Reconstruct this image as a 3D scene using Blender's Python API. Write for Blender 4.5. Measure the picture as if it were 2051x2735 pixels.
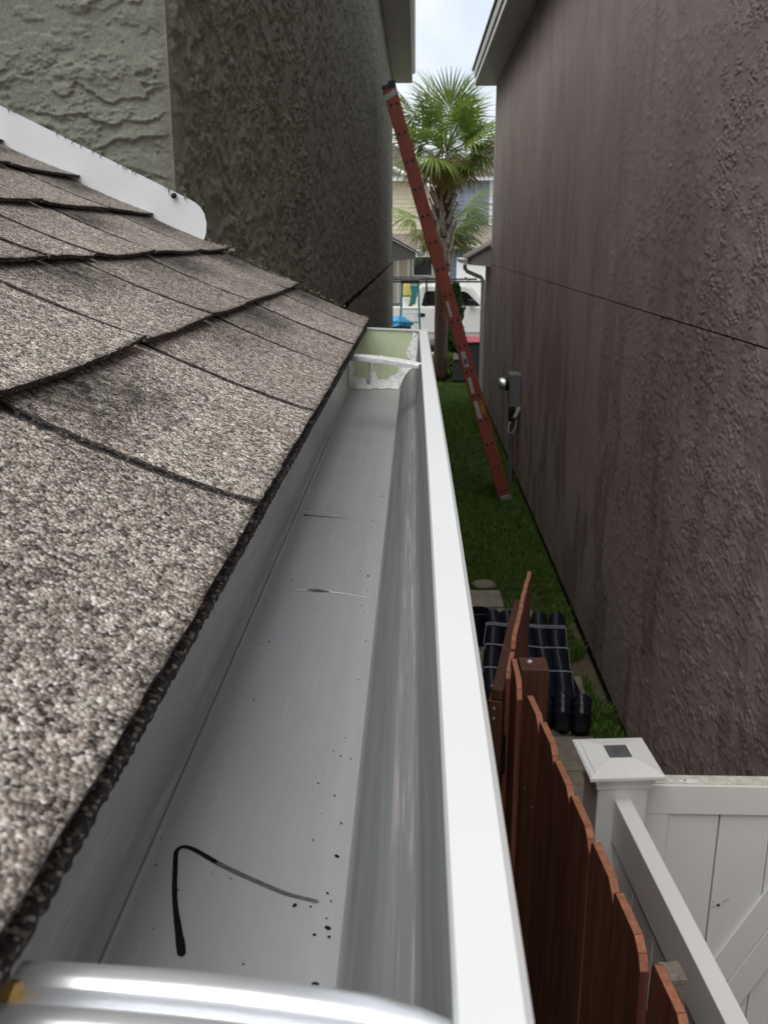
import bpy, bmesh, math, random
import numpy as np
from mathutils import Vector, Matrix

R = math.radians
scene = bpy.context.scene
for o in list(bpy.data.objects):
    bpy.data.objects.remove(o)
col = scene.collection

# ------------------------------------------------------------------ camera
CAM_Z = 3.07
cam_data = bpy.data.cameras.new('camera')
cam = bpy.data.objects.new('camera', cam_data)
col.objects.link(cam)
cam.location = (0, 0, CAM_Z)
cam.rotation_euler = (R(90 - 16.119), 0, R(1.860))
cam_data.sensor_fit = 'VERTICAL'
cam_data.sensor_height = 36.0
cam_data.lens = 36.0 * 2500 / 2735
cam_data.clip_start = 0.02
cam_data.clip_end = 800
cam_data.dof.use_dof = True
cam_data.dof.focus_distance = 0.75
cam_data.dof.aperture_fstop = 26
scene.camera = cam

# ------------------------------------------------------------------ world, sun, exposure
SUN_EL, SUN_ROT = 66, 226
world = bpy.data.worlds.new('World')
scene.world = world
world.use_nodes = True
wt = world.node_tree
wt.nodes.clear()
w_out = wt.nodes.new('ShaderNodeOutputWorld')
w_bg = wt.nodes.new('ShaderNodeBackground')
w_sky = wt.nodes.new('ShaderNodeTexSky')
w_sky.sky_type = 'NISHITA'
w_sky.sun_disc = False
w_sky.sun_elevation = R(SUN_EL)
w_sky.sun_rotation = R(SUN_ROT)
w_sky.air_density = 1.0
w_sky.dust_density = 2.0
w_tc = wt.nodes.new('ShaderNodeTexCoord')
w_noise = wt.nodes.new('ShaderNodeTexNoise')
w_noise.inputs['Scale'].default_value = 4.2
w_noise.inputs['Detail'].default_value = 6
w_noise.inputs['Roughness'].default_value = 0.55
w_ramp = wt.nodes.new('ShaderNodeValToRGB')
w_ramp.color_ramp.elements[0].position = 0.30
w_ramp.color_ramp.elements[0].color = (5.9, 6.6, 7.6, 1)
w_ramp.color_ramp.elements[1].position = 0.62
w_ramp.color_ramp.elements[1].color = (9.2, 9.35, 9.5, 1)
w_mix = wt.nodes.new('ShaderNodeMix')
w_mix.data_type = 'RGBA'
w_mix.inputs[0].default_value = 0.88
wt.links.new(w_tc.outputs['Generated'], w_noise.inputs['Vector'])
wt.links.new(w_noise.outputs['Fac'], w_ramp.inputs['Fac'])
wt.links.new(w_sky.outputs['Color'], w_mix.inputs[6])
wt.links.new(w_ramp.outputs['Color'], w_mix.inputs[7])
wt.links.new(w_mix.outputs[2], w_bg.inputs['Color'])
w_bg.inputs['Strength'].default_value = 0.073
wt.links.new(w_bg.outputs['Background'], w_out.inputs['Surface'])

sun_data = bpy.data.lights.new('sun', 'SUN')
sun_data.energy = 1.5
sun_data.angle = R(60)
sun_data.color = (1.0, 0.96, 0.9)
sun = bpy.data.objects.new('sun', sun_data)
col.objects.link(sun)
# sun rotation r: the sky's sun stands at azimuth (sin r, cos r)
sd = Vector((math.sin(R(SUN_ROT)) * math.cos(R(SUN_EL)), math.cos(R(SUN_ROT)) * math.cos(R(SUN_EL)), math.sin(R(SUN_EL))))
sun.rotation_euler = sd.to_track_quat('Z', 'Y').to_euler()

scene.view_settings.view_transform = 'Standard'
scene.view_settings.look = 'None'
scene.view_settings.exposure = 0.88
scene.view_settings.gamma = 1.0
scene.view_settings.use_curve_mapping = False
scene.render.engine = 'CYCLES'
scene.cycles.max_bounces = 8
scene.cycles.diffuse_bounces = 6
scene.cycles.use_denoising = True

rng = random.Random(7)

# ------------------------------------------------------------------ helpers: objects
def link(o, parent=None):
    col.objects.link(o)
    if parent is not None:
        o.parent = parent
    return o

def obj(name, me, parent=None, loc=(0, 0, 0), rot=(0, 0, 0)):
    o = bpy.data.objects.new(name, me)
    o.location = loc
    o.rotation_euler = rot
    return link(o, parent)

def thing(name, label, cat, loc=(0, 0, 0), rotz=0.0, group=None):
    o = bpy.data.objects.new(name, None)
    o.location = loc
    o.rotation_euler = (0, 0, rotz)
    o.empty_display_size = 0.1
    return tag(link(o), label, cat, group)

def tag(o, label, cat, group=None):
    o['label'] = label
    o['category'] = cat
    if group:
        o['group'] = group
    return o

def kind(o, k):
    o['kind'] = k
    return o

class MB:
    """collects geometry for one mesh"""
    def __init__(self):
        self.v, self.f, self.m = [], [], []
    def add(self, vs, fs, mi=0):
        n = len(self.v)
        self.v += [tuple(p) for p in vs]
        self.f += [tuple(i + n for i in q) for q in fs]
        if isinstance(mi, int):
            self.m += [mi] * len(fs)
        else:
            self.m += list(mi)
        return self
    def box(self, x0, x1, y0, y1, z0, z1, mi=0, M=None):
        vs = [Vector((x, y, z)) for z in (z0, z1) for y in (y0, y1) for x in (x0, x1)]
        if M is not None:
            vs = [M @ p for p in vs]
        return self.add(vs, [(0, 2, 3, 1), (4, 5, 7, 6), (0, 1, 5, 4), (2, 6, 7, 3), (0, 4, 6, 2), (1, 3, 7, 5)], mi)
    def prism(self, pts, a0, a1, axis='y', mi=0, M=None):
        """closed polygon in the plane across an axis, extruded from a0 to a1"""
        def P(p, a):
            if axis == 'y':
                q = Vector((p[0], a, p[1]))
            elif axis == 'x':
                q = Vector((a, p[0], p[1]))
            else:
                q = Vector((p[0], p[1], a))
            return M @ q if M is not None else q
        n = len(pts)
        vs = [P(p, a0) for p in pts] + [P(p, a1) for p in pts]
        fs = [tuple(range(n)), tuple(range(2 * n - 1, n - 1, -1))]
        fs += [(i, i + n, (i + 1) % n + n, (i + 1) % n) for i in range(n)]
        return self.add(vs, fs, mi)
    def tube(self, path, rad, n=8, mi=0, caps=True, flat=1.0, up=None):
        path = [Vector(p) for p in path]
        k = len(path)
        rs = rad if isinstance(rad, (list, tuple)) else [rad] * k
        rings = []
        ref = Vector(up) if up else Vector((0, 0, 1))
        prev = None
        for i, p in enumerate(path):
            t = (path[min(i + 1, k - 1)] - path[max(i - 1, 0)])
            t = t.normalized() if t.length > 1e-9 else Vector((0, 0, 1))
            if prev is None:
                a = ref if abs(ref.dot(t)) < 0.95 else Vector((1, 0, 0))
                u = (a - t * a.dot(t)).normalized()
            else:
                u = prev - t * prev.dot(t)
                u = u.normalized() if u.length > 1e-6 else t.orthogonal().normalized()
            prev = u
            w = t.cross(u)
            rings.append([p + (u * math.cos(2 * math.pi * j / n) * flat + w * math.sin(2 * math.pi * j / n)) * rs[i] for j in range(n)])
        vs = [q for r in rings for q in r]
        fs = []
        for i in range(k - 1):
            for j in range(n):
                a, b = i * n + j, i * n + (j + 1) % n
                fs.append((a, b, b + n, a + n))
        if caps:
            fs.append(tuple(range(n - 1, -1, -1)))
            fs.append(tuple((k - 1) * n + j for j in range(n)))
        return self.add(vs, fs, mi)
    def lathe(self, prof, n=20, mi=0, M=None):
        vs, fs = [], []
        for r, zz in prof:
            for j in range(n):
                a = 2 * math.pi * j / n
                q = Vector((r * math.cos(a), r * math.sin(a), zz))
                vs.append(M @ q if M is not None else q)
        for i in range(len(prof) - 1):
            for j in range(n):
                a, b = i * n + j, i * n + (j + 1) % n
                fs.append((a, b, b + n, a + n))
        fs.append(tuple(range(n - 1, -1, -1)))
        fs.append(tuple((len(prof) - 1) * n + j for j in range(n)))
        return self.add(vs, fs, mi)
    def mesh(self, name, mats, smooth=False, bevel=0.0, seg=2):
        me = bpy.data.meshes.new(name)
        me.from_pydata(self.v, [], self.f)
        mats = mats if isinstance(mats, (list, tuple)) else [mats]
        for m in mats:
            me.materials.append(m)
        me.polygons.foreach_set('material_index', self.m)
        bm = bmesh.new()
        bm.from_mesh(me)
        bmesh.ops.recalc_face_normals(bm, faces=bm.faces)
        if bevel > 0:
            es = [e for e in bm.edges if len(e.link_faces) == 2 and e.calc_face_angle(0) > R(25)]
            bmesh.ops.bevel(bm, geom=es, offset=bevel, segments=seg, profile=0.5, affect='EDGES', clamp_overlap=True)
        bm.to_mesh(me)
        bm.free()
        if smooth:
            me.polygons.foreach_set('use_smooth', [True] * len(me.polygons))
            if smooth != 'all':
                try:
                    me.set_sharp_from_angle(angle=R(35))
                except Exception:
                    pass
        me.update()
        return me
    def build(self, name, mats, parent=None, smooth=False, bevel=0.0, loc=(0, 0, 0), rot=(0, 0, 0), seg=2):
        return obj(name, self.mesh(name, mats, smooth, bevel, seg), parent, loc, rot)

# ------------------------------------------------------------------ helpers: numpy noise
def _hash(ix, iy, seed):
    h = (ix.astype(np.int64) * 374761393 + iy.astype(np.int64) * 668265263 + seed * 974711) & 0x7fffffff
    h = ((h ^ (h >> 13)) * 1274126177) & 0x7fffffff
    return ((h ^ (h >> 16)) & 0xffff) / 65535.0

def vnoise(x, y, seed=0):
    ix, iy = np.floor(x), np.floor(y)
    fx, fy = x - ix, y - iy
    fx = fx * fx * fx * (fx * (fx * 6 - 15) + 10)
    fy = fy * fy * fy * (fy * (fy * 6 - 15) + 10)
    a = _hash(ix, iy, seed); b = _hash(ix + 1, iy, seed)
    c = _hash(ix, iy + 1, seed); d = _hash(ix + 1, iy + 1, seed)
    return (a + (b - a) * fx) * (1 - fy) + (c + (d - c) * fx) * fy

def fbm(x, y, octv=4, seed=0, gain=0.5):
    s = np.zeros_like(x); amp = 1.0; tot = 0.0
    for k in range(octv):
        s += amp * vnoise(x * 2 ** k + 17.3 * k, y * 2 ** k - 9.1 * k, seed + k)
        tot += amp; amp *= gain
    return s / tot

def sstep(a, b, x):
    t = np.clip((x - a) / (b - a), 0, 1)
    return t * t * (3 - 2 * t)

def stucco_height(u, v, seed=0, ledge=0.004, crumb=0.003, pitch=0.09):
    """skip-trowelled stucco: flat smears that end in torn ledges, and crumbs between them"""
    torn = fbm(u * 30, v * 30, 4, seed + 5, 0.62)
    w = fbm(u * 5.0, v * 5.0, 4, seed) * 2.6 + torn * 0.55
    ph = v / pitch + w * 1.35
    fr = ph - np.floor(ph)
    saw = (1 - fr) * sstep(0.0, 0.03, fr)
    mask = sstep(0.43, 0.51, fbm(u * 7 + 31, v * 9 + 3, 4, seed + 11, 0.6))
    h = ledge * saw * mask
    n1 = fbm(u * 9 + 5, v * 12 + 2, 6, seed + 61, 0.66)
    h += 0.45 * ledge * sstep(0.50, 0.515, n1)
    c = fbm(u * 62, v * 78, 4, seed + 21, 0.65)
    cm = sstep(0.45, 0.60, fbm(u * 8 + 7, v * 10 - 5, 3, seed + 31))
    h += crumb * sstep(0.515, 0.55, c) * cm
    h += 0.0022 * fbm(u * 3.1, v * 3.1, 3, seed + 41)
    h += 0.0006 * fbm(u * 150, v * 150, 2, seed + 51)
    return h

def grid_wall(name, ucoords, vcoords, place, hfun, mat, parent):
    """a wall of real relief: place(u, v, h) -> x, y, z arrays"""
    U, V = np.meshgrid(np.array(ucoords), np.array(vcoords))
    h = hfun(U, V)
    x, y, z = place(U, V, h)
    nv, nu = U.shape
    co = np.stack([x, y, z], -1).reshape(-1, 3).astype(np.float32)
    i = np.arange(nv - 1)[:, None] * nu + np.arange(nu - 1)[None, :]
    q = np.stack([i, i + 1, i + 1 + nu, i + nu], -1).reshape(-1, 4).astype(np.int32)
    me = bpy.data.meshes.new(name)
    me.vertices.add(len(co)); me.vertices.foreach_set('co', co.ravel())
    me.loops.add(q.size); me.loops.foreach_set('vertex_index', q.ravel())
    me.polygons.add(len(q))
    me.polygons.foreach_set('loop_start', np.arange(0, q.size, 4, dtype=np.int32))
    me.polygons.foreach_set('use_smooth', np.ones(len(q), dtype=bool))
    me.update(calc_edges=True)
    me.materials.append(mat)
    return obj(name, me, parent)

# ------------------------------------------------------------------ helpers: materials
class NT:
    def __init__(self, name):
        self.mat = bpy.data.materials.new(name)
        self.mat.use_nodes = True
        self.t = self.mat.node_tree
        self.t.nodes.clear()
        self.out = self.n('ShaderNodeOutputMaterial')
        self.b = self.n('ShaderNodeBsdfPrincipled')
        self.t.links.new(self.b.outputs[0], self.out.inputs['Surface'])
        self.pos = self.n('ShaderNodeNewGeometry').outputs['Position']
    def n(self, typ, **kw):
        nd = self.t.nodes.new(typ)
        for k, v in kw.items():
            if hasattr(nd, k):
                setattr(nd, k, v)
        return nd
    def l(self, a, b):
        self.t.links.new(a, b)
    def set(self, key, val):
        s = self.b.inputs[key]
        if hasattr(val, 'is_linked') or isinstance(val, bpy.types.NodeSocket):
            self.l(val, s)
        else:
            s.default_value = (*val, 1) if isinstance(val, tuple) and len(val) == 3 else val
    def map(self, scale=(1, 1, 1), rot=(0, 0, 0), vec=None):
        m = self.n('ShaderNodeMapping')
        m.inputs['Scale'].default_value = scale
        m.inputs['Rotation'].default_value = rot
        self.l(vec or self.pos, m.inputs['Vector'])
        return m.outputs[0]
    def noise(self, scale, detail=4, rough=0.5, vec=None, dist=0.0):
        m = self.n('ShaderNodeTexNoise')
        m.inputs['Scale'].default_value = scale
        m.inputs['Detail'].default_value = detail
        m.inputs['Roughness'].default_value = rough
        m.inputs['Distortion'].default_value = dist
        self.l(vec or self.pos, m.inputs['Vector'])
        return m.outputs['Fac']
    def voronoi(self, scale, vec=None, out='Color', feature='F1'):
        m = self.n('ShaderNodeTexVoronoi')
        m.feature = feature
        m.inputs['Scale'].default_value = scale
        self.l(vec or self.pos, m.inputs['Vector'])
        return m.outputs[out]
    def ramp(self, fac, stops, interp='LINEAR'):
        r = self.n('ShaderNodeValToRGB')
        r.color_ramp.interpolation = interp
        e = r.color_ramp.elements
        while len(e) < len(stops):
            e.new(0.5)
        for k, (p, c) in enumerate(stops):
            e[k].position = p
            e[k].color = (*c, 1) if isinstance(c, tuple) else (c, c, c, 1)
        self.l(fac, r.inputs['Fac'])
        return r.outputs['Color']
    def mix(self, fac, a, b, mode='MIX'):
        m = self.n('ShaderNodeMix')
        m.data_type = 'RGBA'
        m.blend_type = mode
        for s, v in ((m.inputs[0], fac), (m.inputs[6], a), (m.inputs[7], b)):
            if isinstance(v, bpy.types.NodeSocket):
                self.l(v, s)
            else:
                s.default_value = (*v, 1) if isinstance(v, tuple) else v
        return m.outputs[2]
    def math(self, op, a, b=0.0):
        m = self.n('ShaderNodeMath')
        m.operation = op
        for s, v in ((m.inputs[0], a), (m.inputs[1], b)):
            if isinstance(v, bpy.types.NodeSocket):
                self.l(v, s)
            else:
                s.default_value = v
        return m.outputs[0]
    def bump(self, h, strength=0.5, dist=0.01):
        m = self.n('ShaderNodeBump')
        m.inputs['Strength'].default_value = strength
        m.inputs['Distance'].default_value = dist
        self.l(h, m.inputs['Height'])
        self.l(m.outputs[0], self.b.inputs['Normal'])
    def rand(self):
        return self.n('ShaderNodeObjectInfo').outputs['Random']

def simple(name, c, rough=0.6, metal=0.0, var=0.12, scale=6.0, bump=0.0, bscale=60.0, spec=0.5):
    t = NT(name)
    f = t.noise(scale, 5, 0.6)
    lo = tuple(x * (1 - var) for x in c); hi = tuple(min(1, x * (1 + var)) for x in c)
    t.set('Base Color', t.ramp(f, [(0.3, lo), (0.7, hi)]))
    t.set('Roughness', rough); t.set('Metallic', metal)
    t.set('Specular IOR Level', spec)
    if bump:
        t.bump(t.noise(bscale, 4, 0.6), bump, 0.01)
    return t.mat

M = {}

def stucco(name, c, dirt, pale, streak=0.5):
    t = NT(name)
    big = t.noise(1.1, 5, 0.6)
    base = t.ramp(big, [(0.3, tuple(x * 0.86 for x in c)), (0.7, tuple(x * 1.10 for x in c))])
    run = t.noise(1.0, 5, 0.62, t.map((2.6, 2.6, 0.42)))
    base = t.mix(t.math('MULTIPLY', t.ramp(run, [(0.52, 0.0), (0.70, 1.0)]), streak * 0.55), base, dirt)
    run2 = t.noise(1.0, 5, 0.65, t.map((2.2, 2.2, 0.8), (0, 0, 0.7)))
    base = t.mix(t.math('MULTIPLY', t.ramp(run2, [(0.56, 0.0), (0.72, 1.0)]), streak * 0.5), base, pale)
    sz = t.n('ShaderNodeSeparateXYZ'); t.l(t.pos, sz.inputs[0])
    low = t.ramp(t.math('MULTIPLY', sz.outputs[2], 0.25), [(0.25, 1.0), (0.85, 0.25)])
    blot = t.noise(1.0, 7, 0.68, t.map((1.9, 1.9, 0.8)))
    base = t.mix(t.math('MULTIPLY', t.ramp(blot, [(0.50, 0.0), (0.56, 1.0)]), t.math('MULTIPLY', low, streak * 0.95)), base, dirt)
    drip = t.noise(1.0, 6, 0.7, t.map((4.0, 4.0, 0.6)))
    base = t.mix(t.math('MULTIPLY', t.ramp(drip, [(0.58, 0.0), (0.66, 1.0)]), streak * 0.22), base, pale)
    fine = t.noise(160, 3, 0.6)
    base = t.mix(0.35, base, t.ramp(fine, [(0.3, 0.25), (0.7, 0.75)]), 'OVERLAY')
    t.set('Base Color', base)
    t.set('Roughness', t.ramp(t.noise(9, 3), [(0.3, 0.62), (0.7, 0.85)]))
    t.set('Specular IOR Level', 0.18)
    h = t.math('ADD', t.math('MULTIPLY', t.noise(75, 4, 0.65), 0.8), t.math('MULTIPLY', t.noise(300, 3, 0.6), 0.45))
    t.bump(h, 0.45, 0.0035)
    return t.mat

M['taupe'] = stucco('taupe_stucco', (0.220, 0.224, 0.182), (0.15, 0.135, 0.11), (0.26, 0.25, 0.225), 0.25)
M['mauve'] = stucco('mauve_stucco', (0.51, 0.415, 0.402), (0.27, 0.20, 0.187), (0.56, 0.49, 0.485), 0.75)

def shingle_mat():
    t = NT('shingle_granules')
    v1 = t.voronoi(560)
    sep = t.n('ShaderNodeSeparateColor'); t.l(v1, sep.inputs[0])
    g = t.ramp(sep.outputs[0], [(0.0, (0.012, 0.011, 0.011)), (0.20, (0.04, 0.036, 0.034)), (0.36, (0.16, 0.135, 0.115)), (0.58, (0.31, 0.26, 0.215)),
                                (0.78, (0.47, 0.41, 0.35)), (0.91, (0.64, 0.61, 0.57)), (1.0, (0.88, 0.88, 0.86))])
    v2 = t.voronoi(250)
    sep2 = t.n('ShaderNodeSeparateColor'); t.l(v2, sep2.inputs[0])
    g2 = t.ramp(sep2.outputs[1], [(0.0, (0.022, 0.019, 0.018)), (0.3, (0.15, 0.125, 0.105)), (0.7, (0.34, 0.29, 0.245)), (1.0, (0.72, 0.68, 0.62))])
    c = t.mix(0.48, g, g2)
    patch = t.noise(7.0, 4, 0.6)
    c = t.mix(0.55, c, t.ramp(patch, [(0.3, (0.36, 0.34, 0.33)), (0.7, (0.68, 0.66, 0.63))]), 'OVERLAY')
    rnd = t.ramp(t.rand(), [(0, (0.88, 0.86, 0.84)), (0.5, (1.05, 1.03, 1.0)), (1, (1.22, 1.2, 1.17))])
    c = t.mix(1.0, c, rnd, 'MULTIPLY')
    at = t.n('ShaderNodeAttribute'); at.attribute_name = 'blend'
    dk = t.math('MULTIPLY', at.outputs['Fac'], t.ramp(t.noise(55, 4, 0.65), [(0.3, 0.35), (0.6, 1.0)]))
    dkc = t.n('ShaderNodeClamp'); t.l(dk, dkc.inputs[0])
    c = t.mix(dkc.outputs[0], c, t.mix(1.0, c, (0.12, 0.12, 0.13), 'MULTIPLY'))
    hs = t.n('ShaderNodeHueSaturation'); hs.inputs['Saturation'].default_value = 0.74; hs.inputs['Value'].default_value = 1.0; t.l(c, hs.inputs['Color']); c = hs.outputs[0]
    t.set('Base Color', c)
    t.set('Roughness', 0.85)
    t.set('Specular IOR Level', 0.35)
    d1 = t.voronoi(560, out='Distance'); d2 = t.voronoi(250, out='Distance')
    h = t.math('SUBTRACT', 1.0, t.math('ADD', t.math('MULTIPLY', d1, 0.9), t.math('MULTIPLY', d2, 0.5)))
    t.bump(h, 0.9, 0.0022)
    return t.mat

M['shingle'] = shingle_mat()
def edge_mat():
    t = NT('asphalt_edge')
    sep = t.n('ShaderNodeSeparateColor'); t.l(t.voronoi(600), sep.inputs[0])
    t.set('Base Color', t.ramp(sep.outputs[0], [(0.0, (0.010, 0.010, 0.010)), (0.60, (0.020, 0.018, 0.017)), (0.85, (0.09, 0.08, 0.07)), (1.0, (0.26, 0.23, 0.20))]))
    t.set('Roughness', 0.9)
    t.bump(t.noise(900, 3, 0.6), 0.5, 0.0015)
    return t.mat
M['asphalt_edge'] = edge_mat()
M['far_shingle'] = simple('far_roof_shingle', (0.21, 0.18, 0.155), 0.9, 0, 0.35, 9)

def wood_mat(name, dark, light, rough=0.62):
    t = NT(name)
    tc = t.n('ShaderNodeTexCoord').outputs['Object']
    rnd = t.rand()
    off = t.n('ShaderNodeCombineXYZ')
    t.l(t.math('MULTIPLY', rnd, 37.0), off.inputs[0]); t.l(t.math('MULTIPLY', rnd, 11.0), off.inputs[2])
    va = t.n('ShaderNodeVectorMath'); t.l(tc, va.inputs[0]); t.l(off.outputs[0], va.inputs[1])
    g = t.noise(1.0, 6, 0.62, t.map((55, 55, 2.2), vec=va.outputs[0]), 0.6)
    g2 = t.noise(1.0, 4, 0.6, t.map((9, 9, 0.8), vec=va.outputs[0]))
    c = t.ramp(g, [(0.28, dark), (0.72, light)])
    c = t.mix(0.5, c, t.ramp(g2, [(0.3, 0.28), (0.7, 0.66)]), 'OVERLAY')
    c = t.mix(1.0, c, t.ramp(rnd, [(0, 0.78), (1, 1.12)]), 'MULTIPLY')
    kn = t.voronoi(1.0, t.map((6.5, 6.5, 2.4), vec=va.outputs[0]), 'Distance')
    c = t.mix(t.ramp(kn, [(0.03, 0.75), (0.10, 0.0)]), c, tuple(x * 0.35 for x in dark))
    t.set('Base Color', c)
    t.set('Roughness', rough)
    t.set('Specular IOR Level', 0.35)
    t.bump(g, 0.35, 0.002)
    return t.mat

M['wood'] = wood_mat('stained_cedar', (0.105, 0.032, 0.020), (0.32, 0.105, 0.062))
M['wood_dark'] = wood_mat('stained_pine_post', (0.052, 0.021, 0.012), (0.145, 0.060, 0.032))
M['wood_cut'] = simple('sawn_cedar_end', (0.40, 0.165, 0.088), 0.7, 0, 0.25, 60, 0.3, 200)
M['wood_grey'] = simple('weathered_wood_end', (0.22, 0.19, 0.16), 0.8, 0, 0.3, 80, 0.4, 120)

def gutter_mat():
    t = NT('grey_coil_coating')
    a = t.noise(1.0, 4, 0.6, t.map((60, 1.2, 60)))
    c = t.ramp(a, [(0.25, (0.40, 0.415, 0.43)), (0.75, (0.47, 0.48, 0.49))])
    film = t.noise(1.0, 5, 0.65, t.map((14, 5, 14)))
    c = t.mix(t.ramp(film, [(0.45, 0.0), (0.75, 0.45)]), c, (0.30, 0.30, 0.29))
    scr = t.noise(1.0, 4, 0.72, t.map((420, 7, 260), (0, 0, 0.03)))
    area = t.noise(6.0, 3, 0.5)
    sf = t.math('MULTIPLY', t.ramp(scr, [(0.60, 0.0), (0.70, 0.7)]), t.ramp(area, [(0.46, 0.0), (0.60, 1.0)]))
    c = t.mix(sf, c, (0.66, 0.63, 0.62))
    # shade of the front wall put into the colour, thinned by long streaky noise
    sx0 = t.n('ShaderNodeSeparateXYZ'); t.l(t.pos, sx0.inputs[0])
    front_shade = t.math('MULTIPLY', t.ramp(t.math('ADD', sx0.outputs[0], 0.5), [(0.4735, 0.0), (0.4745, 1.0)]), t.ramp(t.noise(1.0, 4, 0.65, t.map((160, 3, 90))), [(0.25, 0.95), (0.8, 0.55)]))
    c = t.mix(front_shade, c, (0.12, 0.13, 0.135))
    # rubbed streaks along the fold of the front wall and high on the back wall
    sx_ = t.n('ShaderNodeSeparateXYZ'); t.l(t.pos, sx_.inputs[0])
    fold = t.ramp(t.math('ABSOLUTE', t.math('SUBTRACT', sx_.outputs[0], -0.002)), [(0.003, 1.0), (0.007, 0.0)])
    rub = t.noise(1.0, 4, 0.7, t.map((420, 9, 300)))
    c = t.mix(t.math('MULTIPLY', fold, t.ramp(rub, [(0.52, 0.0), (0.70, 0.55)])), c, (0.58, 0.50, 0.48))
    back = t.ramp(t.math('SUBTRACT', -0.116, sx_.outputs[0]), [(0.0, 0.0), (0.004, 1.0)])
    rub2 = t.noise(1.0, 4, 0.7, t.map((300, 12, 160), (0.25, 0, 0)))
    c = t.mix(t.math('MULTIPLY', back, t.ramp(rub2, [(0.52, 0.0), (0.66, 0.55)])), c, (0.60, 0.56, 0.54))
    dust = t.noise(700, 2, 0.5)
    c = t.mix(t.ramp(dust, [(0.70, 0.0), (0.76, 0.4)]), c, (0.14, 0.13, 0.12))
    t.set('Base Color', c)
    t.set('Roughness', t.math('ADD', t.ramp(film, [(0.3, 0.32), (0.7, 0.48)]), t.math('MULTIPLY', front_shade, 0.28)))
    t.set('Specular IOR Level', 0.5)
    t.set('Metallic', 0.22)
    t.bump(t.noise(22, 3), 0.05, 0.004)
    return t.mat

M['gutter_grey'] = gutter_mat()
M['white_enamel'] = simple('white_enamel', (0.665, 0.69, 0.69), 0.36, 0, 0.04, 3)
M['pale_green'] = simple('pale_green_primer', (0.58, 0.655, 0.42), 0.45, 0, 0.10, 18)
M['sealant'] = simple('white_sealant', (0.80, 0.80, 0.79), 0.35, 0, 0.08, 120, 0.5, 160)
M['aluminium'] = simple('aluminium', (0.82, 0.84, 0.87), 0.30, 0.75, 0.05, 8, 0.05, 30)
M['strap_pale'] = simple('pale_aluminium_strap', (0.76, 0.77, 0.77), 0.36, 0.35, 0.10, 60, 0.2, 120)
M['brass'] = simple('brass_screw', (0.62, 0.42, 0.14), 0.32, 1.0, 0.2, 200)
M['ink'] = simple('marker_ink', (0.010, 0.010, 0.011), 0.9, 0, 0.2, 400, spec=0.1)
M['ink_grey'] = simple('worn_marker_ink', (0.085, 0.085, 0.09), 0.5, 0, 0.5, 300)
M['vinyl'] = simple('white_vinyl', (0.79, 0.795, 0.78), 0.42, 0, 0.05, 2.5)
M['vinyl_gate'] = simple('white_vinyl_panel', (0.79, 0.81, 0.78), 0.42, 0, 0.05, 2.5)
M['vinyl_dust'] = simple('dusty_vinyl', (0.62, 0.61, 0.54), 0.55, 0, 0.22, 40)
M['solar'] = simple('solar_cell', (0.10, 0.115, 0.125), 0.15, 0, 0.3, 30, spec=0.9)
M['black_plastic'] = simple('black_plastic', (0.009, 0.012, 0.022), 0.30, 0, 0.2, 20, spec=0.6)
M['strap'] = simple('pale_strap', (0.42, 0.46, 0.52), 0.5, 0, 0.1, 20)
M['black_metal'] = simple('black_metal', (0.02, 0.02, 0.022), 0.5, 0.6, 0.2, 40)
M['flash'] = simple('white_flashing', (0.80, 0.83, 0.84), 0.42, 0, 0.05, 9)
M['soffit'] = simple('grey_white_soffit', (0.50, 0.50, 0.475), 0.55, 0, 0.05, 3)
M['trim'] = simple('white_trim', (0.78, 0.78, 0.76), 0.5, 0, 0.04, 3)
M['dark'] = simple('dark_backing', (0.02, 0.018, 0.017), 0.9, 0, 0.2, 5)
M['lad_red'] = simple('red_fibreglass', (0.40, 0.098, 0.060), 0.45, 0, 0.14, 5, 0.06, 200)
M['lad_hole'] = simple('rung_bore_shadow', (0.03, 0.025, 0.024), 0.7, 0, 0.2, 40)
M['label_white'] = simple('worn_white_label', (0.55, 0.55, 0.56), 0.5, 0, 0.30, 50)
M['label_blue'] = simple('blue_print', (0.05, 0.10, 0.30), 0.5, 0, 0.25, 50)
M['label_yellow'] = simple('yellow_label', (0.52, 0.38, 0.03), 0.5, 0, 0.2, 40)
M['meter_grey'] = simple('grey_meter_box', (0.235, 0.25, 0.26), 0.5, 0.1, 0.08, 12)
M['meter_green'] = simple('green_meter_cover', (0.235, 0.36, 0.075), 0.5, 0, 0.1, 12)
M['conduit'] = simple('grey_conduit', (0.17, 0.18, 0.185), 0.55, 0, 0.12, 20)
M['bark'] = simple('palm_bark', (0.125, 0.072, 0.042), 0.85, 0, 0.40, 14, 0.7, 40)
M['boot'] = simple('palm_boot', (0.43, 0.37, 0.31), 0.85, 0, 0.35, 30, 0.5, 60)
M['asphalt'] = simple('asphalt', (0.062, 0.062, 0.064), 0.9, 0, 0.25, 40, 0.4, 300)
M['concrete'] = simple('pale_concrete', (0.46, 0.44, 0.40), 0.85, 0, 0.14, 4, 0.3, 90)
M['paver'] = simple('tan_paver', (0.30, 0.265, 0.215), 0.85, 0, 0.25, 12, 0.4, 90)
M['dirt'] = simple('sandy_soil', (0.135, 0.105, 0.065), 0.95, 0, 0.40, 9, 0.6, 60)
M['cream'] = simple('cream_siding', (0.66, 0.58, 0.42), 0.6, 0, 0.05, 3)
M['blue_siding'] = simple('blue_grey_siding', (0.285, 0.305, 0.385), 0.6, 0, 0.06, 3)
M['navy_siding'] = simple('slate_blue_siding', (0.12, 0.15, 0.205), 0.6, 0, 0.08, 3)
M['pane'] = simple('dark_pane', (0.012, 0.014, 0.014), 0.08, 0, 0.2, 3, spec=0.7)
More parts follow.
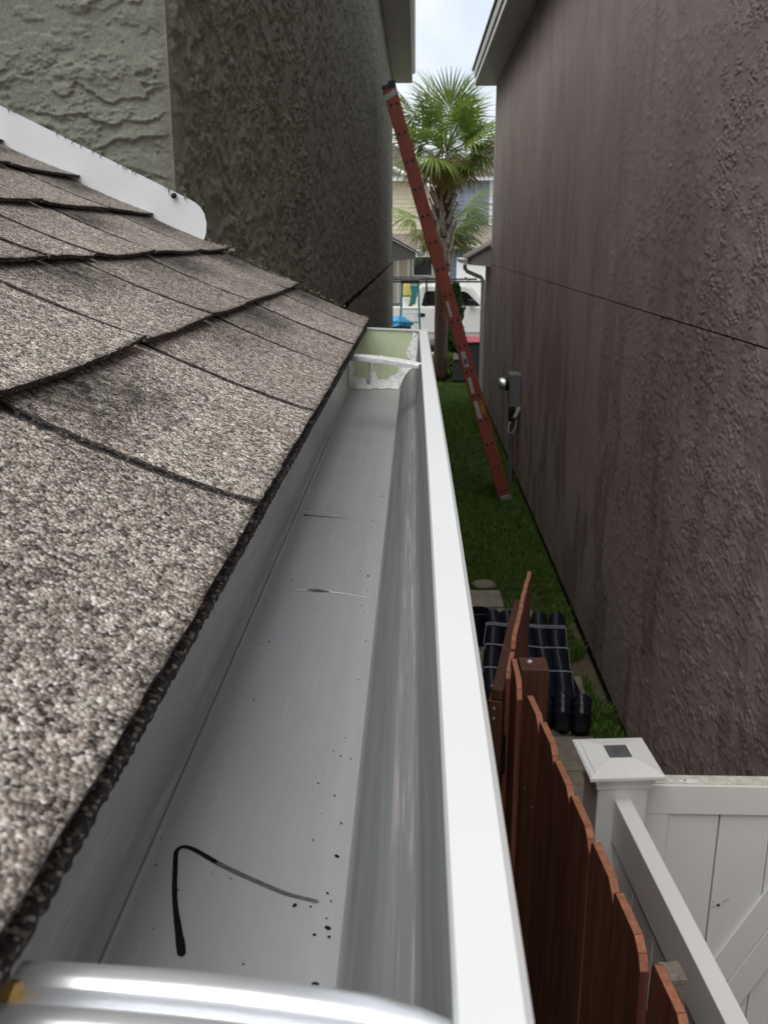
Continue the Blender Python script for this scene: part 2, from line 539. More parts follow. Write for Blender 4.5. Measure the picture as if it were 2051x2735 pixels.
M['truck_white'] = simple('white_car_paint', (0.78, 0.78, 0.75), 0.22, 0, 0.03, 2, spec=0.6)
M['truck_tan'] = simple('beige_rocker_paint', (0.56, 0.53, 0.47), 0.35, 0, 0.05, 3)
M['rubber'] = simple('rubber', (0.022, 0.022, 0.023), 0.8, 0, 0.2, 20)
M['chrome'] = simple('steel_rim', (0.55, 0.56, 0.58), 0.3, 1.0, 0.1, 10)
M['teal'] = simple('teal_fibreglass', (0.02, 0.17, 0.18), 0.45, 0, 0.1, 12)
M['tarp_blue'] = simple('blue_tarp', (0.02, 0.30, 0.62), 0.45, 0, 0.2, 6)
M['yellow'] = simple('yellow_foam', (0.56, 0.47, 0.10), 0.7, 0, 0.2, 12)
M['bin_grey'] = simple('charcoal_bin', (0.085, 0.09, 0.10), 0.55, 0, 0.15, 8)
M['bin_red'] = simple('red_lid', (0.58, 0.10, 0.12), 0.4, 0, 0.15, 8)
M['stone'] = simple('tan_stone', (0.25, 0.23, 0.17), 0.85, 0, 0.3, 30, 0.5, 70)

def leaf(name, c, var=0.35, rough=0.5):
    t = NT(name)
    r = t.rand()
    a = t.ramp(t.noise(9, 3, 0.6), [(0.25, tuple(x * (1 - var) for x in c)), (0.75, tuple(min(1, x * (1 + var)) for x in c))])
    a = t.mix(1.0, a, t.ramp(r, [(0, (0.75, 0.8, 0.75)), (1, (1.2, 1.12, 1.0))]), 'MULTIPLY')
    t.set('Base Color', a)
    t.set('Roughness', rough)
    tr = t.n('ShaderNodeBsdfTranslucent'); t.l(a, tr.inputs['Color'])
    mx = t.n('ShaderNodeMixShader'); mx.inputs[0].default_value = 0.32
    t.l(t.b.outputs[0], mx.inputs[1]); t.l(tr.outputs[0], mx.inputs[2]); t.l(mx.outputs[0], t.out.inputs['Surface'])
    return t.mat

M['palm_green'] = leaf('palm_leaf_green', (0.19, 0.275, 0.06))
M['palm_yellow'] = leaf('palm_leaf_yellowing', (0.24, 0.22, 0.05))
M['palm_brown'] = leaf('palm_leaf_dry', (0.30, 0.20, 0.085))
M['cypress'] = leaf('cypress_leaf', (0.045, 0.115, 0.030))
M['hedge'] = leaf('lime_shrub_leaf', (0.16, 0.27, 0.045))
M['grass'] = leaf('grass_blade', (0.155, 0.265, 0.05), 0.45)

# ================================================================== SETTING: ground
gb = MB(); gb.add([(-150, -60, -0.004), (150, -60, -0.004), (150, 320, -0.004), (-150, 320, -0.004)], [(0, 1, 2, 3)])
kind(gb.build('ground', simple('lawn_soil', (0.070, 0.075, 0.032), 0.95, 0, 0.4, 9, 0.6, 60)), 'structure')
sb = MB(); sb.box(-90, 90, 26.2, 34.0, -0.1, 0.012)
kind(sb.build('street', M['asphalt']), 'structure')
sb = MB(); sb.box(-90, 90, 22.9, 24.7, -0.1, 0.05); sb.box(-90, 90, 25.95, 26.2, -0.1, 0.12); sb.box(-90, 90, 34.0, 34.25, -0.1, 0.12); sb.box(-90, 90, 34.25, 38.5, -0.1, 0.05)
kind(sb.build('pavement', M['concrete']), 'structure')
sb = MB(); sb.box(-7.0, 1.352, 4.6, 7.9, -0.1, 0.004)
patio = kind(sb.build('path', M['dirt']), 'structure')
pm = []
for k in range(3):
    b = MB(); r = random.Random(k)
    s = 0.205
    b.prism([(-s + r.uniform(0, .02), -s), (s, -s + r.uniform(0, .02)), (s - r.uniform(0, .02), s), (-s, s - r.uniform(0, .02))], 0, 0.035, 'z')
    pm.append(b.mesh('paver', M['paver'], False, 0.006))
for i in range(6):
    for j in range(8):
        x, y = -0.9 + i * 0.43 + (0.2 if j % 2 else 0), 4.75 + j * 0.43
        if x > 1.12 or (y > 7.5 and x > 0.62):
            continue
        obj('paver', pm[rng.randrange(3)], patio, (x, y, 0.002 + rng.uniform(-.004, .006)), (rng.uniform(-.01, .01), rng.uniform(-.01, .01), rng.uniform(-.03, .03)))

# ================================================================== LEFT HOUSE (taupe stucco)
LX, WY, LEND, LSOF = -0.46, 1.88, 18.9, 5.94
house_l = thing('stucco_house', 'taupe stucco house on the left with the low shingled roof beside the gutter', 'house', (LX, WY, 0))
house_l_inv = Matrix.Translation((-LX, -WY, 0))
def L_adopt(o):
    o.location = Vector(o.location) - Vector((LX, WY, 0)); o.parent = house_l
    return o

front = grid_wall('front_wall', np.arange(-1.25, LX + 0.001, 0.0026), np.arange(2.98, 4.3, 0.0026),
                  lambda u, v, h: (u, WY - h, v),
                  lambda u, v: stucco_height(u * 0.8, v * 1.3, 3, 0.0062, 0.0024, 0.11) * sstep(0.0, 0.03, LX - u + 0.004), M['taupe'], None)
L_adopt(front)
def geo(a, b, r):
    s = [a]
    while s[-1] < b:
        s.append(s[-1] * (1 + r))
    s[-1] = b
    return np.array(s)
side_y = geo(WY, LEND, 0.0030)
def l_h(u, v):
    return stucco_height(u * 1.1, v * 1.1, 13, 0.0085, 0.0078, 0.10) * sstep(0.0, 0.03, u - WY)
side_near = grid_wall('side_wall', geo(WY, 4.2, 0.0027), np.arange(2.69, LSOF - 0.9, 0.0052), lambda u, v, h: (LX + h, u, v), l_h, M['taupe'], None)
L_adopt(side_near)
b = MB(); b.box(LX - 0.02, LX + 0.006, WY + 0.02, 4.2, LSOF - 0.9, LSOF)
L_adopt(b.build('side_wall', M['taupe']))
side_far = grid_wall('side_wall', geo(4.2, LEND, 0.0042), np.arange(2.69, LSOF + 0.01, 0.012), lambda u, v, h: (LX + h, u, v), l_h, M['taupe'], None)
L_adopt(side_far)
side_lo = grid_wall('lower_side_wall', geo(WY, LEND + 0.0, 0.012), np.arange(0.1, 2.676, 0.03), lambda u, v, h: (LX + h, u, v), l_h, M['taupe'], None)
L_adopt(side_lo)
b = MB()
b.box(-8, LX - 0.012, WY + 0.012, LEND - 0.004, 0, LSOF + 0.02)
L_adopt(b.build('wall_core', M['dark']))
b = MB()
b.box(-8, LX - 0.02, WY + 0.004, WY + 0.02, 0, 2.97); b.box(-8, -1.251, WY, WY + 0.02, 2.97, LSOF); b.box(-1.251, LX - 0.02, WY, WY + 0.02, 4.301, LSOF)
L_adopt(b.build('plain_front_wall', M['taupe']))
b = MB(); b.box(LX - 0.10, LX + 0.004, LEND, LEND + 0.012, 0.1, LSOF - 0.002)
L_adopt(b.build('end_wall', M['taupe']))
# soffit, fascia, eave gutter
b = MB()
for k in range(60):
    y = 1.5 + k * 0.2917
    b.box(LX + 0.012, -0.105, y, y + 0.289, LSOF - 0.012, LSOF)
L_adopt(b.build('soffit', M['soffit']))
b = MB(); b.box(-0.105, -0.085, 1.5, 19.0, LSOF - 0.03, LSOF + 0.16); b.box(LX - 0.3, -0.105, 19.0, 19.02, LSOF - 0.03, LSOF + 0.3)
L_adopt(b.build('fascia', M['trim']))
b = MB(); b.prism([(-0.084, 6.0), (-0.05, 6.0), (-0.03, 6.03), (-0.03, 6.13), (-0.084, 6.13)], 1.5, 18.6)
L_adopt(b.build('eave_gutter', M['trim']))
b = MB(); b.prism([(-0.06, 6.14), (-0.06, 6.18), (-4.2, 8.2), (-8.6, 6.18), (-8.6, 6.14)], 1.4, 19.1)
L_adopt(b.build('upper_roof', M['far_shingle']))
b = MB(); b.lathe([(0.011, 0), (0.011, 0.004)], 12, M=Matrix.Translation((-0.24, 13.6, LSOF - 0.017)))
L_adopt(b.build('soffit_screw', M['dark']))
# porch gable at the far end
b = MB(); b.prism([(-0.47, 3.09), (-0.09, 2.885), (0.0, 2.84), (0.0, 2.755), (-0.10, 2.73), (-0.47, 2.70)], 19.03, 21.0)
L_adopt(b.build('porch_eave', M['soffit']))
b = MB(); b.prism([(-0.9, 3.36), (0.02, 2.865), (0.02, 2.895), (-0.9, 3.395)], 18.98, 21.1)
L_adopt(b.build('porch_roof', M['far_shingle']))
b = MB(); b.box(0.021, 0.10, 19.0, 21.0, 2.80, 2.90)
L_adopt(b.build('porch_gutter', M['trim'], bevel=0.01))
b = MB(); b.box(-3.0, LX - 0.02, 19.02, 21.0, 0, 2.72)
L_adopt(b.build('porch_wall', M['taupe']))

# ---- the low roof with its shingles
SL = 0.48; EX, EZ = -0.095, 2.912
SLEN = math.hypot(1, SL); ANG = math.atan(SL)
RM = Matrix.Translation((EX, 0, EZ)) @ Matrix(((-math.cos(ANG), 0, math.sin(ANG), 0), (0, 1, 0, 0), (math.sin(ANG), 0, math.cos(ANG), 0), (0, 0, 0, 1)))
# local: (v up-slope, y, w normal)
b = MB(); b.box(0.012, 2.3, -1.5, WY - 0.004, -0.03, -0.003, M=RM)
roof = L_adopt(b.build('low_roof', M['asphalt_edge']))
def radopt(o):
    o.parent = roof
    o.matrix_parent_inverse = Matrix.Identity(4)
    return o
b = MB(); b.box(-0.004, 0.06, -1.5, WY, -0.002, 0.0015, M=RM); 
EXPO = 0.152
def tab_mesh(width, seed, length=0.205):
    r = np.random.RandomState(seed)
    us = np.concatenate([[0, 0.0028, 0.0055], np.linspace(0.012, width - 0.012, 38), [width - 0.0055, width - 0.0028, width]])
    vs = np.concatenate([np.linspace(0, 0.02, 6), np.linspace(0.03, length, 18)])
    nu, nv = len(us), len(vs)
    U, V = np.meshgrid(us, vs)
    sag = 0.0011 * np.sin((U / width * 1.0 + r.rand()) * math.pi * 2 * (0.6 + 0.5 * r.rand()))
    lift = 0.0028 + 0.0086 * np.clip(1 - V / EXPO, 0, 1) ** 1.8
    curl = (0.0005 + 0.0025 * r.rand()) * np.exp(-V / 0.03) * (np.abs(U / width - 0.5) * 2) ** 3
    w = lift + sag * np.exp(-V / 0.09) + curl + 0.0014 * (fbm(U * 120 + seed, V * 120, 3, seed) - 0.5)
    jag = 0.0022 * (fbm(U * 160 + 5 * seed, U * 0 + seed, 3, seed + 3) - 0.5) + 0.002 * (fbm(U * 14 + seed, U * 0, 2, seed + 9) - 0.5)
    jl = 0.0012 * (fbm(V * 150 + 3 * seed, V * 0 + 2.0, 3, seed + 4) - 0.5) + 0.006 * np.sin(V / length * 2.2 + seed) * 0.25
    Vv = V + jag * (1 - V / length)
    Uu = U + jl * (1 - 2 * (U / width)) * 0.5 + jl * 0.5
    th = 0.0042
    top = np.stack([Vv, Uu, w], -1).reshape(-1, 3)
    bot = np.stack([Vv, Uu, w - th], -1).reshape(-1, 3)
    fs, mi = [], []
    n = nu * nv
    for j in range(nv - 1):
        for i in range(nu - 1):
            a = j * nu + i
            fs.append((a, a + 1, a + nu + 1, a + nu)); mi.append(0)
    rim = [j * nu for j in range(nv - 1, -1, -1)] + [i for i in range(1, nu)] + [j * nu + nu - 1 for j in range(1, nv)]
    for a, c in zip(rim[:-1], rim[1:]):
        fs.append((a, c, c + n, a + n)); mi.append(1)
    m = MB(); m.add([tuple(p) for p in top] + [tuple(p) for p in bot], fs, mi)
    me = m.mesh('shingle', [M['shingle'], M['asphalt_edge']], 'edge')
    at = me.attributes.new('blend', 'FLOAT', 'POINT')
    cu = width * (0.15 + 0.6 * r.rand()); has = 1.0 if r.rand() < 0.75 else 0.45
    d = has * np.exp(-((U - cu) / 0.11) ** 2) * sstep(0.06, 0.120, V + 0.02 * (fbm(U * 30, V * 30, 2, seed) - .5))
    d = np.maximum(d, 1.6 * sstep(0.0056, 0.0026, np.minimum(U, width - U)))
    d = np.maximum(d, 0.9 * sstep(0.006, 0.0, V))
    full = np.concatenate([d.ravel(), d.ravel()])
    if len(me.vertices) == 2 * n:
        at.data.foreach_set('value', full.astype(np.float32))
    return me
tab_cache = {}
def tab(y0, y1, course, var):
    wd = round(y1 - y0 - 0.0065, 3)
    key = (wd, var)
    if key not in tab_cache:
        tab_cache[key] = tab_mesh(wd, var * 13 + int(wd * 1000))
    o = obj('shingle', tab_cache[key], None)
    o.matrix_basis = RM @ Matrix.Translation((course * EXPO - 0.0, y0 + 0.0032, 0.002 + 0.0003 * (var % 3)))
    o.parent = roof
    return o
courses = {0: [-1.32, -1.015, -0.71, -0.405, -0.1, 0.14, 0.51, 0.815, 1.12, 1.39, 1.66, 1.876],
           1: [-1.35, -1.045, -0.74, -0.435, -0.11, 0.195, 0.49, 0.79, 1.06, 1.32, 1.69, 1.876],
           2: [-1.18, -0.875, -0.57, -0.265, 0.04, 0.345, 0.65, 0.95, 1.10, 1.35, 1.65, 1.876],
           3: [-1.14, -0.835, -0.53, -0.225, 0.08, 0.385, 0.69, 1.0, 1.31, 1.60, 1.876],
           4: [-1.20, -0.895, -0.59, -0.285, 0.02, 0.325, 0.63, 0.935, 1.24, 1.55, 1.876]}
for c in range(15):
    ys = courses.get(c)
    if ys is None:
        s = -1.3 + (c * 0.137) % 0.3
        ys = [s + 0.305 * k for k in range(11) if s + 0.305 * k < 1.70] + [1.876]
    for k in range(len(ys) - 1):
        tab(ys[k], ys[k + 1], c, (c * 5 + k * 3) % 7)
# starter strip under the first course, ragged black edge
b = MB()
n = 1500
vs = []
rr = random.Random(3)
for i in range(n + 1):
    y = -1.4 + (WY - 0.004 + 1.4) * i / n
    e = -0.004 + rr.uniform(-0.0006, 0.0005)
    for (v, w) in ((e, 0.0052), (e - 0.001, 0.001 + rr.uniform(-.0006, .0006)), (0.06, 0.001), (0.06, 0.0045)):
        vs.append(RM @ Vector((v, y, w)))
fs = []
for i in range(n):
    for j in range(4):
        a, c = i * 4 + j, i * 4 + (j + 1) % 4
        fs.append((a, c, c + 4, a + 4))
b.add(vs, fs)
o = b.build('starter_strip', M['asphalt_edge']); radopt(o)
b = MB(); b.box(0.0, 0.05, -1.4, WY, -0.0025, -0.0005, M=RM)
o = b.build('drip_edge', M['white_enamel']); radopt(o)
b = MB(); b.box(EX - 0.062, EX - 0.034, -1.5, WY - 0.01, EZ - 0.165, EZ - 0.012)
o = b.build('low_fascia', M['trim']); L_adopt(o)
b = MB(); b.box(LX - 0.4, EX - 0.062, -1.5, WY - 0.01, EZ - 0.165, EZ - 0.15)
o = b.build('low_soffit', M['soffit']); L_adopt(o)
b = MB(); b.box(-6, LX, -1.5, WY - 0.003, 0, EZ - 0.16)
L_adopt(b.build('low_wall', M['taupe']))
# crumbled mortar along the roof end, right of the flashing
b = MB(); rr = random.Random(11)
for k in range(70):
    v = rr.uniform(0.0, 0.40) ** 1.0
    s = rr.uniform(0.001, 0.004) * (1.4 if 0.27 < v < 0.40 else 0.6)
    p = RM @ Vector((v, WY - 0.004 + rr.uniform(-.006, .004), 0.010 + rr.uniform(0, .004)))
    T = Matrix.Translation(p) @ Matrix.Rotation(rr.uniform(0, 6), 4, Vector((rr.random(), rr.random(), 1)).normalized())
    b.box(-s, s, -s * .7, s * .7, -s * .5, s * .5, M=T)
o = b.build('mortar_crumbs', M['stone'])
radopt(kind(o, 'stuff'))

# ---- white step flashing with the rounded kick-out end
b = MB()
def flash_pt(v, w, y):
    return RM @ Vector((v, y, w))
top, bot = [], []
N = 40
V0, V1 = 0.388, 2.3
for i in range(N + 1):
    v = V0 + (V1 - V0) * i / N
    top.append((v, 0.066)); bot.append((v, 0.004))
outline = bot[::-1]
# rounded nose towards the eave
nose = []
for k in range(1, 10):
    a = math.pi * 0.5 * k / 10
    nose.append((V0 - 0.026 * math.sin(a) - 0.008 * k / 10, 0.004 + 0.062 * (1 - math.cos(a)) ** 0.8))
poly = [(V1, 0.004), (V0 - 0.038, 0.004), (V0 - 0.037, 0.022), (V0 - 0.031, 0.040), (V0 - 0.020, 0.055), (V0 - 0.008, 0.063), (V0 + 0.004, 0.066), (V0 + 0.018, 0.067), (V1, 0.070)]
vs = [flash_pt(v, w, WY - 0.0195) for v, w in poly] + [flash_pt(v, w, WY - 0.0160) for v, w in poly]
k = len(poly)
b.add(vs, [tuple(range(k)), tuple(range(2 * k - 1, k - 1, -1))] + [(i, i + k, (i + 1) % k + k, (i + 1) % k) for i in range(k)])
L_adopt(b.build('flashing', M['flash']))
# stucco crumbs and fibres over the flashing's upper edge
b = MB(); rr = random.Random(21)
for k in range(26):
    v = V0 + 0.02 + rr.random() ** 1.4 * 0.5
    p0 = flash_pt(v, 0.068, WY - 0.0205)
    L = rr.uniform(0.002, 0.007) if k % 9 else 0.014
    p1 = p0 + Vector((rr.uniform(-.004, .006), -0.002, -L))
    b.tube([p0 + Vector((0, 0, .006)), p0, p1], [0.0012, 0.0010, 0.0002], 5)
L_adopt(kind(b.build('stucco_fringe', M['taupe']), 'stuff'))
b = MB(); b.lathe([(0.003, 0), (0.006, 0.004), (0.003, 0.009)], 9, M=Matrix.Translation((LX + 0.002, WY - 0.021, 3.152)) @ Matrix.Rotation(R(70), 4, 'X'))
L_adopt(b.build('corner_plug', M['dark']))

# ================================================================== RIGHT HOUSE (mauve stucco)
RX, REND, RSOF, SEAM = 1.353, 17.35, 5.66, 2.675
house_r = thing('stucco_house', 'mauve brown stucco house filling the right side with grey electric meter box', 'house', (RX, REND, 0))
def R_adopt(o):
    o.location = Vector(o.location) - Vector((RX, REND, 0)); o.parent = house_r
    return o
def r_h(u, v):
    a = 1 - 0.90 * sstep(4.0, 9.0, u)
    return stucco_height(u * 1.35, v * 1.35, 71, 0.0026, 0.0036, 0.23) * a
rplace = lambda u, v, h: (RX - h, u, v)
R_adopt(grid_wall('upper_wall', geo(2.1, 4.6, 0.0023), np.arange(SEAM + 0.004, RSOF - 0.45, 0.0052), rplace, r_h, M['mauve'], None))
b = MB(); b.box(RX - 0.006, RX + 0.02, 2.1, 4.6, RSOF - 0.455, RSOF)
R_adopt(b.build('upper_wall', M['mauve']))
R_adopt(grid_wall('upper_wall', geo(4.6, REND, 0.0036), np.arange(SEAM + 0.004, RSOF + 0.012, 0.0105), rplace, r_h, M['mauve'], None))
R_adopt(grid_wall('lower_wall', geo(2.1, 4.6, 0.0023), np.append(np.arange(0.10, SEAM - 0.006, 0.0062), SEAM - 0.003), rplace, r_h, M['mauve'], None))
R_adopt(grid_wall('lower_wall', geo(4.6, 18.75, 0.0034), np.append(np.arange(0.10, SEAM - 0.006, 0.0095), SEAM - 0.003), rplace, r_h, M['mauve'], None))
b = MB()
b.box(RX, RX + 0.3, -5, 2.1, 0.1, RSOF)
R_adopt(b.build('near_wall', M['mauve']))
b = MB(); b.box(RX + 0.012, 9, -5, REND - 0.01, 0.0, RSOF + 0.02); b.box(RX + 0.012, 9, REND - 0.01, 18.74, 0, 2.70)
R_adopt(b.build('foundation', M['dark']))
b = MB(); b.box(RX - 0.004, RX + 0.1, REND, REND + 0.05, SEAM + 0.30, RSOF - 0.002)
R_adopt(b.build('corner_trim', M['trim']))
b = MB()
for k in range(77):
    y = -5 + k * 0.2917
    b.box(1.0, RX - 0.012, y, y + 0.289, RSOF - 0.012, RSOF)
R_adopt(b.build('soffit', M['soffit']))
b = MB(); b.box(0.98, 1.0, -5, 17.46, RSOF - 0.03, RSOF + 0.05); b.box(1.0, RX + 0.3, 17.46, 17.48, RSOF - 0.03, RSOF + 0.05)
R_adopt(b.build('fascia', M['trim']))
b = MB(); b.box(0.955, 0.979, -5, 17.2, RSOF + 0.055, RSOF + 0.20)
R_adopt(b.build('drip_board', M['soffit']))
b = MB(); b.prism([(0.93, RSOF + 0.205), (0.93, RSOF + 0.235), (5.2, 7.7), (9.6, RSOF + 0.235), (9.6, RSOF + 0.205)], -5.1, 17.5)
R_adopt(b.build('upper_roof', M['far_shingle']))
# garage eave beyond the wall's end
b = MB(); b.prism([(1.36, 2.985), (0.99, 2.775), (0.99, 2.665), (1.36, 2.635)], 17.42, 19.3)
R_adopt(b.build('garage_eave', M['soffit']))
b = MB(); b.prism([(1.75, 3.22), (0.93, 2.765), (0.93, 2.80), (1.75, 3.26)], 17.37, 19.4)
R_adopt(b.build('garage_roof', M['far_shingle']))
b = MB(); b.prism([(0.985, 2.665), (0.84, 2.69), (0.81, 2.72), (0.81, 2.76), (0.985, 2.77)], 17.5, 19.3)
R_adopt(b.build('garage_gutter', M['trim']))
b = MB(); b.tube([(0.90, 17.65, 2.67), (0.90, 17.65, 2.60), (0.945, 17.65, 2.545), (1.195, 17.65, 2.44), (1.235, 17.65, 2.38), (1.30, 18.78, 0.12)][:5] + [(1.245, 17.66, 0.12)], 0.036, 8)
R_adopt(b.build('downspout', M['trim'], smooth=True))

# ---- electric meter box on the right wall
mt = thing('electric_meter', 'grey electric meter box with glass dome and conduit on the mauve wall', 'meter', (RX, 11.9, 1.04))
def T_adopt(root):
    def f(o):
        o.location = Vector(o.location) - root.location; o.parent = root
        return o
    return f
A = T_adopt(mt)
b = MB(); b.box(1.215, RX - 0.004, 11.9, 12.22, 1.04, 1.45); A(b.build('box', M['meter_grey'], bevel=0.006))
b = MB(); b.box(1.208, 1.214, 11.93, 12.19, 1.06, 1.42); A(b.build('cover', M['meter_green']))
MX = Matrix.Translation((1.208, 12.06, 1.31)) @ Matrix.Rotation(R(-90), 4, 'Y')
b = MB(); b.lathe([(0.085, 0), (0.085, 0.045)], 20, M=MX); A(b.build('meter_ring', M['black_metal'], smooth=True))
b = MB(); b.lathe([(0.078, 0.046), (0.078, 0.10), (0.066, 0.125), (0.03, 0.135)], 20, M=MX); A(b.build('meter_dome', M['aluminium'], smooth=True))
b = MB(); b.tube([(1.26, 11.98, 1.04), (1.26, 11.98, 0.70), (1.262, 11.98, 0.0)], 0.032, 10); A(b.build('conduit', M['conduit'], smooth=True))
for zz in (0.62, 0.28):
    b = MB(); b.lathe([(0.038, -0.02), (0.038, 0.02)], 10, M=Matrix.Translation((1.26, 11.98, zz))); b.box(1.262, RX, 11.97, 11.99, zz - .01, zz + .01); A(b.build('conduit_clamp', M['conduit']))
b = MB(); b.box(1.205, 1.29, 11.88, 11.98, 0.86, 1.03); A(b.build('cable_box', M['black_plastic'], bevel=0.01))
b = MB(); b.prism([(1.26, 0.90), (1.31, 0.93), (1.35, 1.03), (1.32, 1.04), (1.27, 0.94)], 11.86, 11.94); A(b.build('cable_cap', M['trim']))
b = MB(); b.tube([(1.25, 11.9, 0.87), (1.205, 11.88, 0.80), (1.21, 11.87, 0.72), (1.26, 11.88, 0.70), (1.30, 11.89, 0.78), (1.31, 11.9, 0.88)], 0.006, 6); A(b.build('cable', M['trim'], smooth=True))
b = MB(); b.tube([(1.32, 11.93, 0.92), (1.318, 11.93, 0.5), (1.33, 11.93, 0.05)], 0.008, 6); A(b.build('copper_wire', M['wood_cut'], smooth=True))

# ================================================================== RAIN GUTTER
gut = thing('rain_gutter', 'open white aluminium gutter with grey inside running beside the shingled roof', 'gutter', (-0.05, 0, 2.80))
A = T_adopt(gut)
GEND = 1.78
inner = [(-0.1245, 2.906), (-0.1250, 2.8075), (-0.1235, 2.8045), (-0.1200, 2.8030), (-0.1180, 2.8042), (-0.1150, 2.8030), (-0.0300, 2.8030), (-0.0272, 2.8045), (-0.0262, 2.8085), (-0.0205, 2.8190), (-0.0135, 2.8300), (-0.0095, 2.8360), (-0.0070, 2.8385), (0.0000, 2.8420), (0.0022, 2.8445), (0.0035, 2.8500), (0.0060, 2.872), (0.0085, 2.9005), (0.0090, 2.9055)]
lip = [(0.0100, 2.9085), (0.0240, 2.9085), (0.0260, 2.9068), (0.0262, 2.8930), (0.0195, 2.8925)]
outer = [(0.0192, 2.8900), (0.0105, 2.8885), (0.0078, 2.872), (0.0052, 2.8490), (0.0034, 2.8430), (0.0005, 2.8405), (-0.0060, 2.8370), (-0.0120, 2.8290), (-0.0190, 2.8180), (-0.0245, 2.8080), (-0.0258, 2.8030), (-0.0290, 2.8015), (-0.1200, 2.8015), (-0.1255, 2.8030), (-0.1263, 2.8075), (-0.1258, 2.906)]
prof = inner + lip + outer
ni = len(inner)
ys = [-1.4 + 0.12 * k for k in range(27)]
ys = [y for y in ys if y < GEND - 0.06] + [GEND]
b = MB(); vs = []
for y in ys:
    for (x, z) in prof:
        bow = 0.0016 * math.sin((y + 0.2) * 2.1) * max(0, (x + 0.03) / 0.05)
        vs.append((x + bow, y, z))
k = len(prof)
fs, mi = [], []
for i in range(len(ys) - 1):
    for j in range(k):
        a, c = i * k + j, i * k + (j + 1) % k
        fs.append((a, c, c + k, a + k)); mi.append(0 if j < ni - 1 else 1)
fs.append(tuple(range(k))); mi.append(1)
fs.append(tuple((len(ys) - 1) * k + j for j in range(k))); mi.append(1)
b.add(vs, fs, mi)
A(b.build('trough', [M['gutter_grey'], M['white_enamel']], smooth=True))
# end cap (pale green inside, white rim)
capp = [(-0.1245, 2.9135), (-0.1245, 2.8032), (-0.0300, 2.8032), (-0.0262, 2.8085), (-0.0205, 2.8190), (-0.0135, 2.8300), (-0.0070, 2.8385), (0.0000, 2.8420), (0.0035, 2.8500), (0.0060, 2.872), (0.0088, 2.9005), (0.0095, 2.9080)]
b = MB(); b.prism(capp, GEND - 0.0035, GEND - 0.001)
cap = A(b.build('end_cap', M['pale_green']))
b = MB(); b.prism([(-0.1245, 2.914), (-0.1245, 2.9165), (0.0245, 2.911), (0.0245, 2.9086), (0.0095, 2.9086)], GEND - 0.006, GEND + 0.004); b.box(-0.131, -0.1275, GEND - 0.02, GEND + 0.003, 2.80, 2.9135)
c2 = b.build('cap_rim', M['white_enamel']); c2.location = Vector(c2.location) - gut.location; c2.parent = cap; c2.matrix_parent_inverse = Matrix.Identity(4)
c2.location = Vector((0, 0, 0)) + Vector((0.05, 0, -2.80)) - Vector(cap.location)
# sealant smears along the cap joints
def smear(path, width, seed, name='sealant'):
    """flattened uneven bead lying over a corner; path of (point, offset dir A, offset dir B)"""
    rr = np.random.RandomState(seed)
    b = MB(); pts = []
    n = len(path)
    for i, (p, a, c) in enumerate(path):
        p, a, c = Vector(p), Vector(a), Vector(c)
        wa = width * (0.55 + 0.9 * rr.rand()); wc = width * (0.55 + 0.9 * rr.rand())
        th = 0.0016 + 0.0012 * rr.rand()
        nrm = (a + c).normalized()
        row = [p + a * wa + c * 0.0006, p + a * wa * 0.6 + c * (th + .0006), p + nrm * (width * 0.34 + th), p + c * wc * 0.6 + a * (th + .0006), p + c * wc + a * 0.0006]
        pts.append(row)
    vs = [q for r_ in pts for q in r_]
    fs = []
    for i in range(n - 1):
        for j in range(4):
            fs.append((i * 5 + j, i * 5 + j + 1, (i + 1) * 5 + j + 1, (i + 1) * 5 + j))
    b.add(vs, fs)
    return A(b.build(name, M['sealant'], smooth='all'))
yE = GEND - 0.0036
P = []
for i in range(9):
    P.append(((-0.1243, yE, 2.895 - 0.092 * i / 8), (1, 0, 0), (0, -1, 0)))
smear(P, 0.010, 1)
P = []
for i in range(13):
    P.append(((-0.121 + 0.092 * i / 12, yE, 2.8034), (0, 0, 1), (0, -1, 0)))
smear(P, 0.024, 2)
P = []
fr = [(-0.0268, 2.805), (-0.0205, 2.819), (-0.0135, 2.830), (-0.0070, 2.8385), (0.0000, 2.842), (0.0035, 2.850), (0.0060, 2.872), (0.0080, 2.9005)]
for i in range(15):
    t_ = i / 14 * 6.99; k_ = int(t_); f_ = t_ - k_
    x = fr[k_][0] + (fr[k_ + 1][0] - fr[k_][0]) * f_; z = fr[k_][1] + (fr[k_ + 1][1] - fr[k_][1]) * f_
    P.append(((x - 0.0008, yE, z + 0.0008), Vector((-0.8, 0, 0.6)), (0, -1, 0)))
smear(P, 0.017, 3)
b = MB(); b.tube([(-0.086, yE - .001, 2.815), (-0.082, yE - .002, 2.832), (-0.080, yE - .002, 2.848), (-0.075, yE - .001, 2.857)], [0.010, 0.006, 0.0045, 0.002], 7, flat=0.5); b.tube([(-0.081, yE - .001, 2.843), (-0.085, yE - .001, 2.855)], [0.004, 0.002], 6)
A(b.build('sealant_dab', M['sealant'], smooth='all'))
b = MB(); b.lathe([(0.0062, 0), (0.0058, 0.0025), (0.003, 0.0042)], 12, M=Matrix.Translation((-0.064, yE, 2.858)) @ Matrix.Rotation(R(90), 4, 'X'))
A(b.build('rivet', M['sealant'], smooth=True))
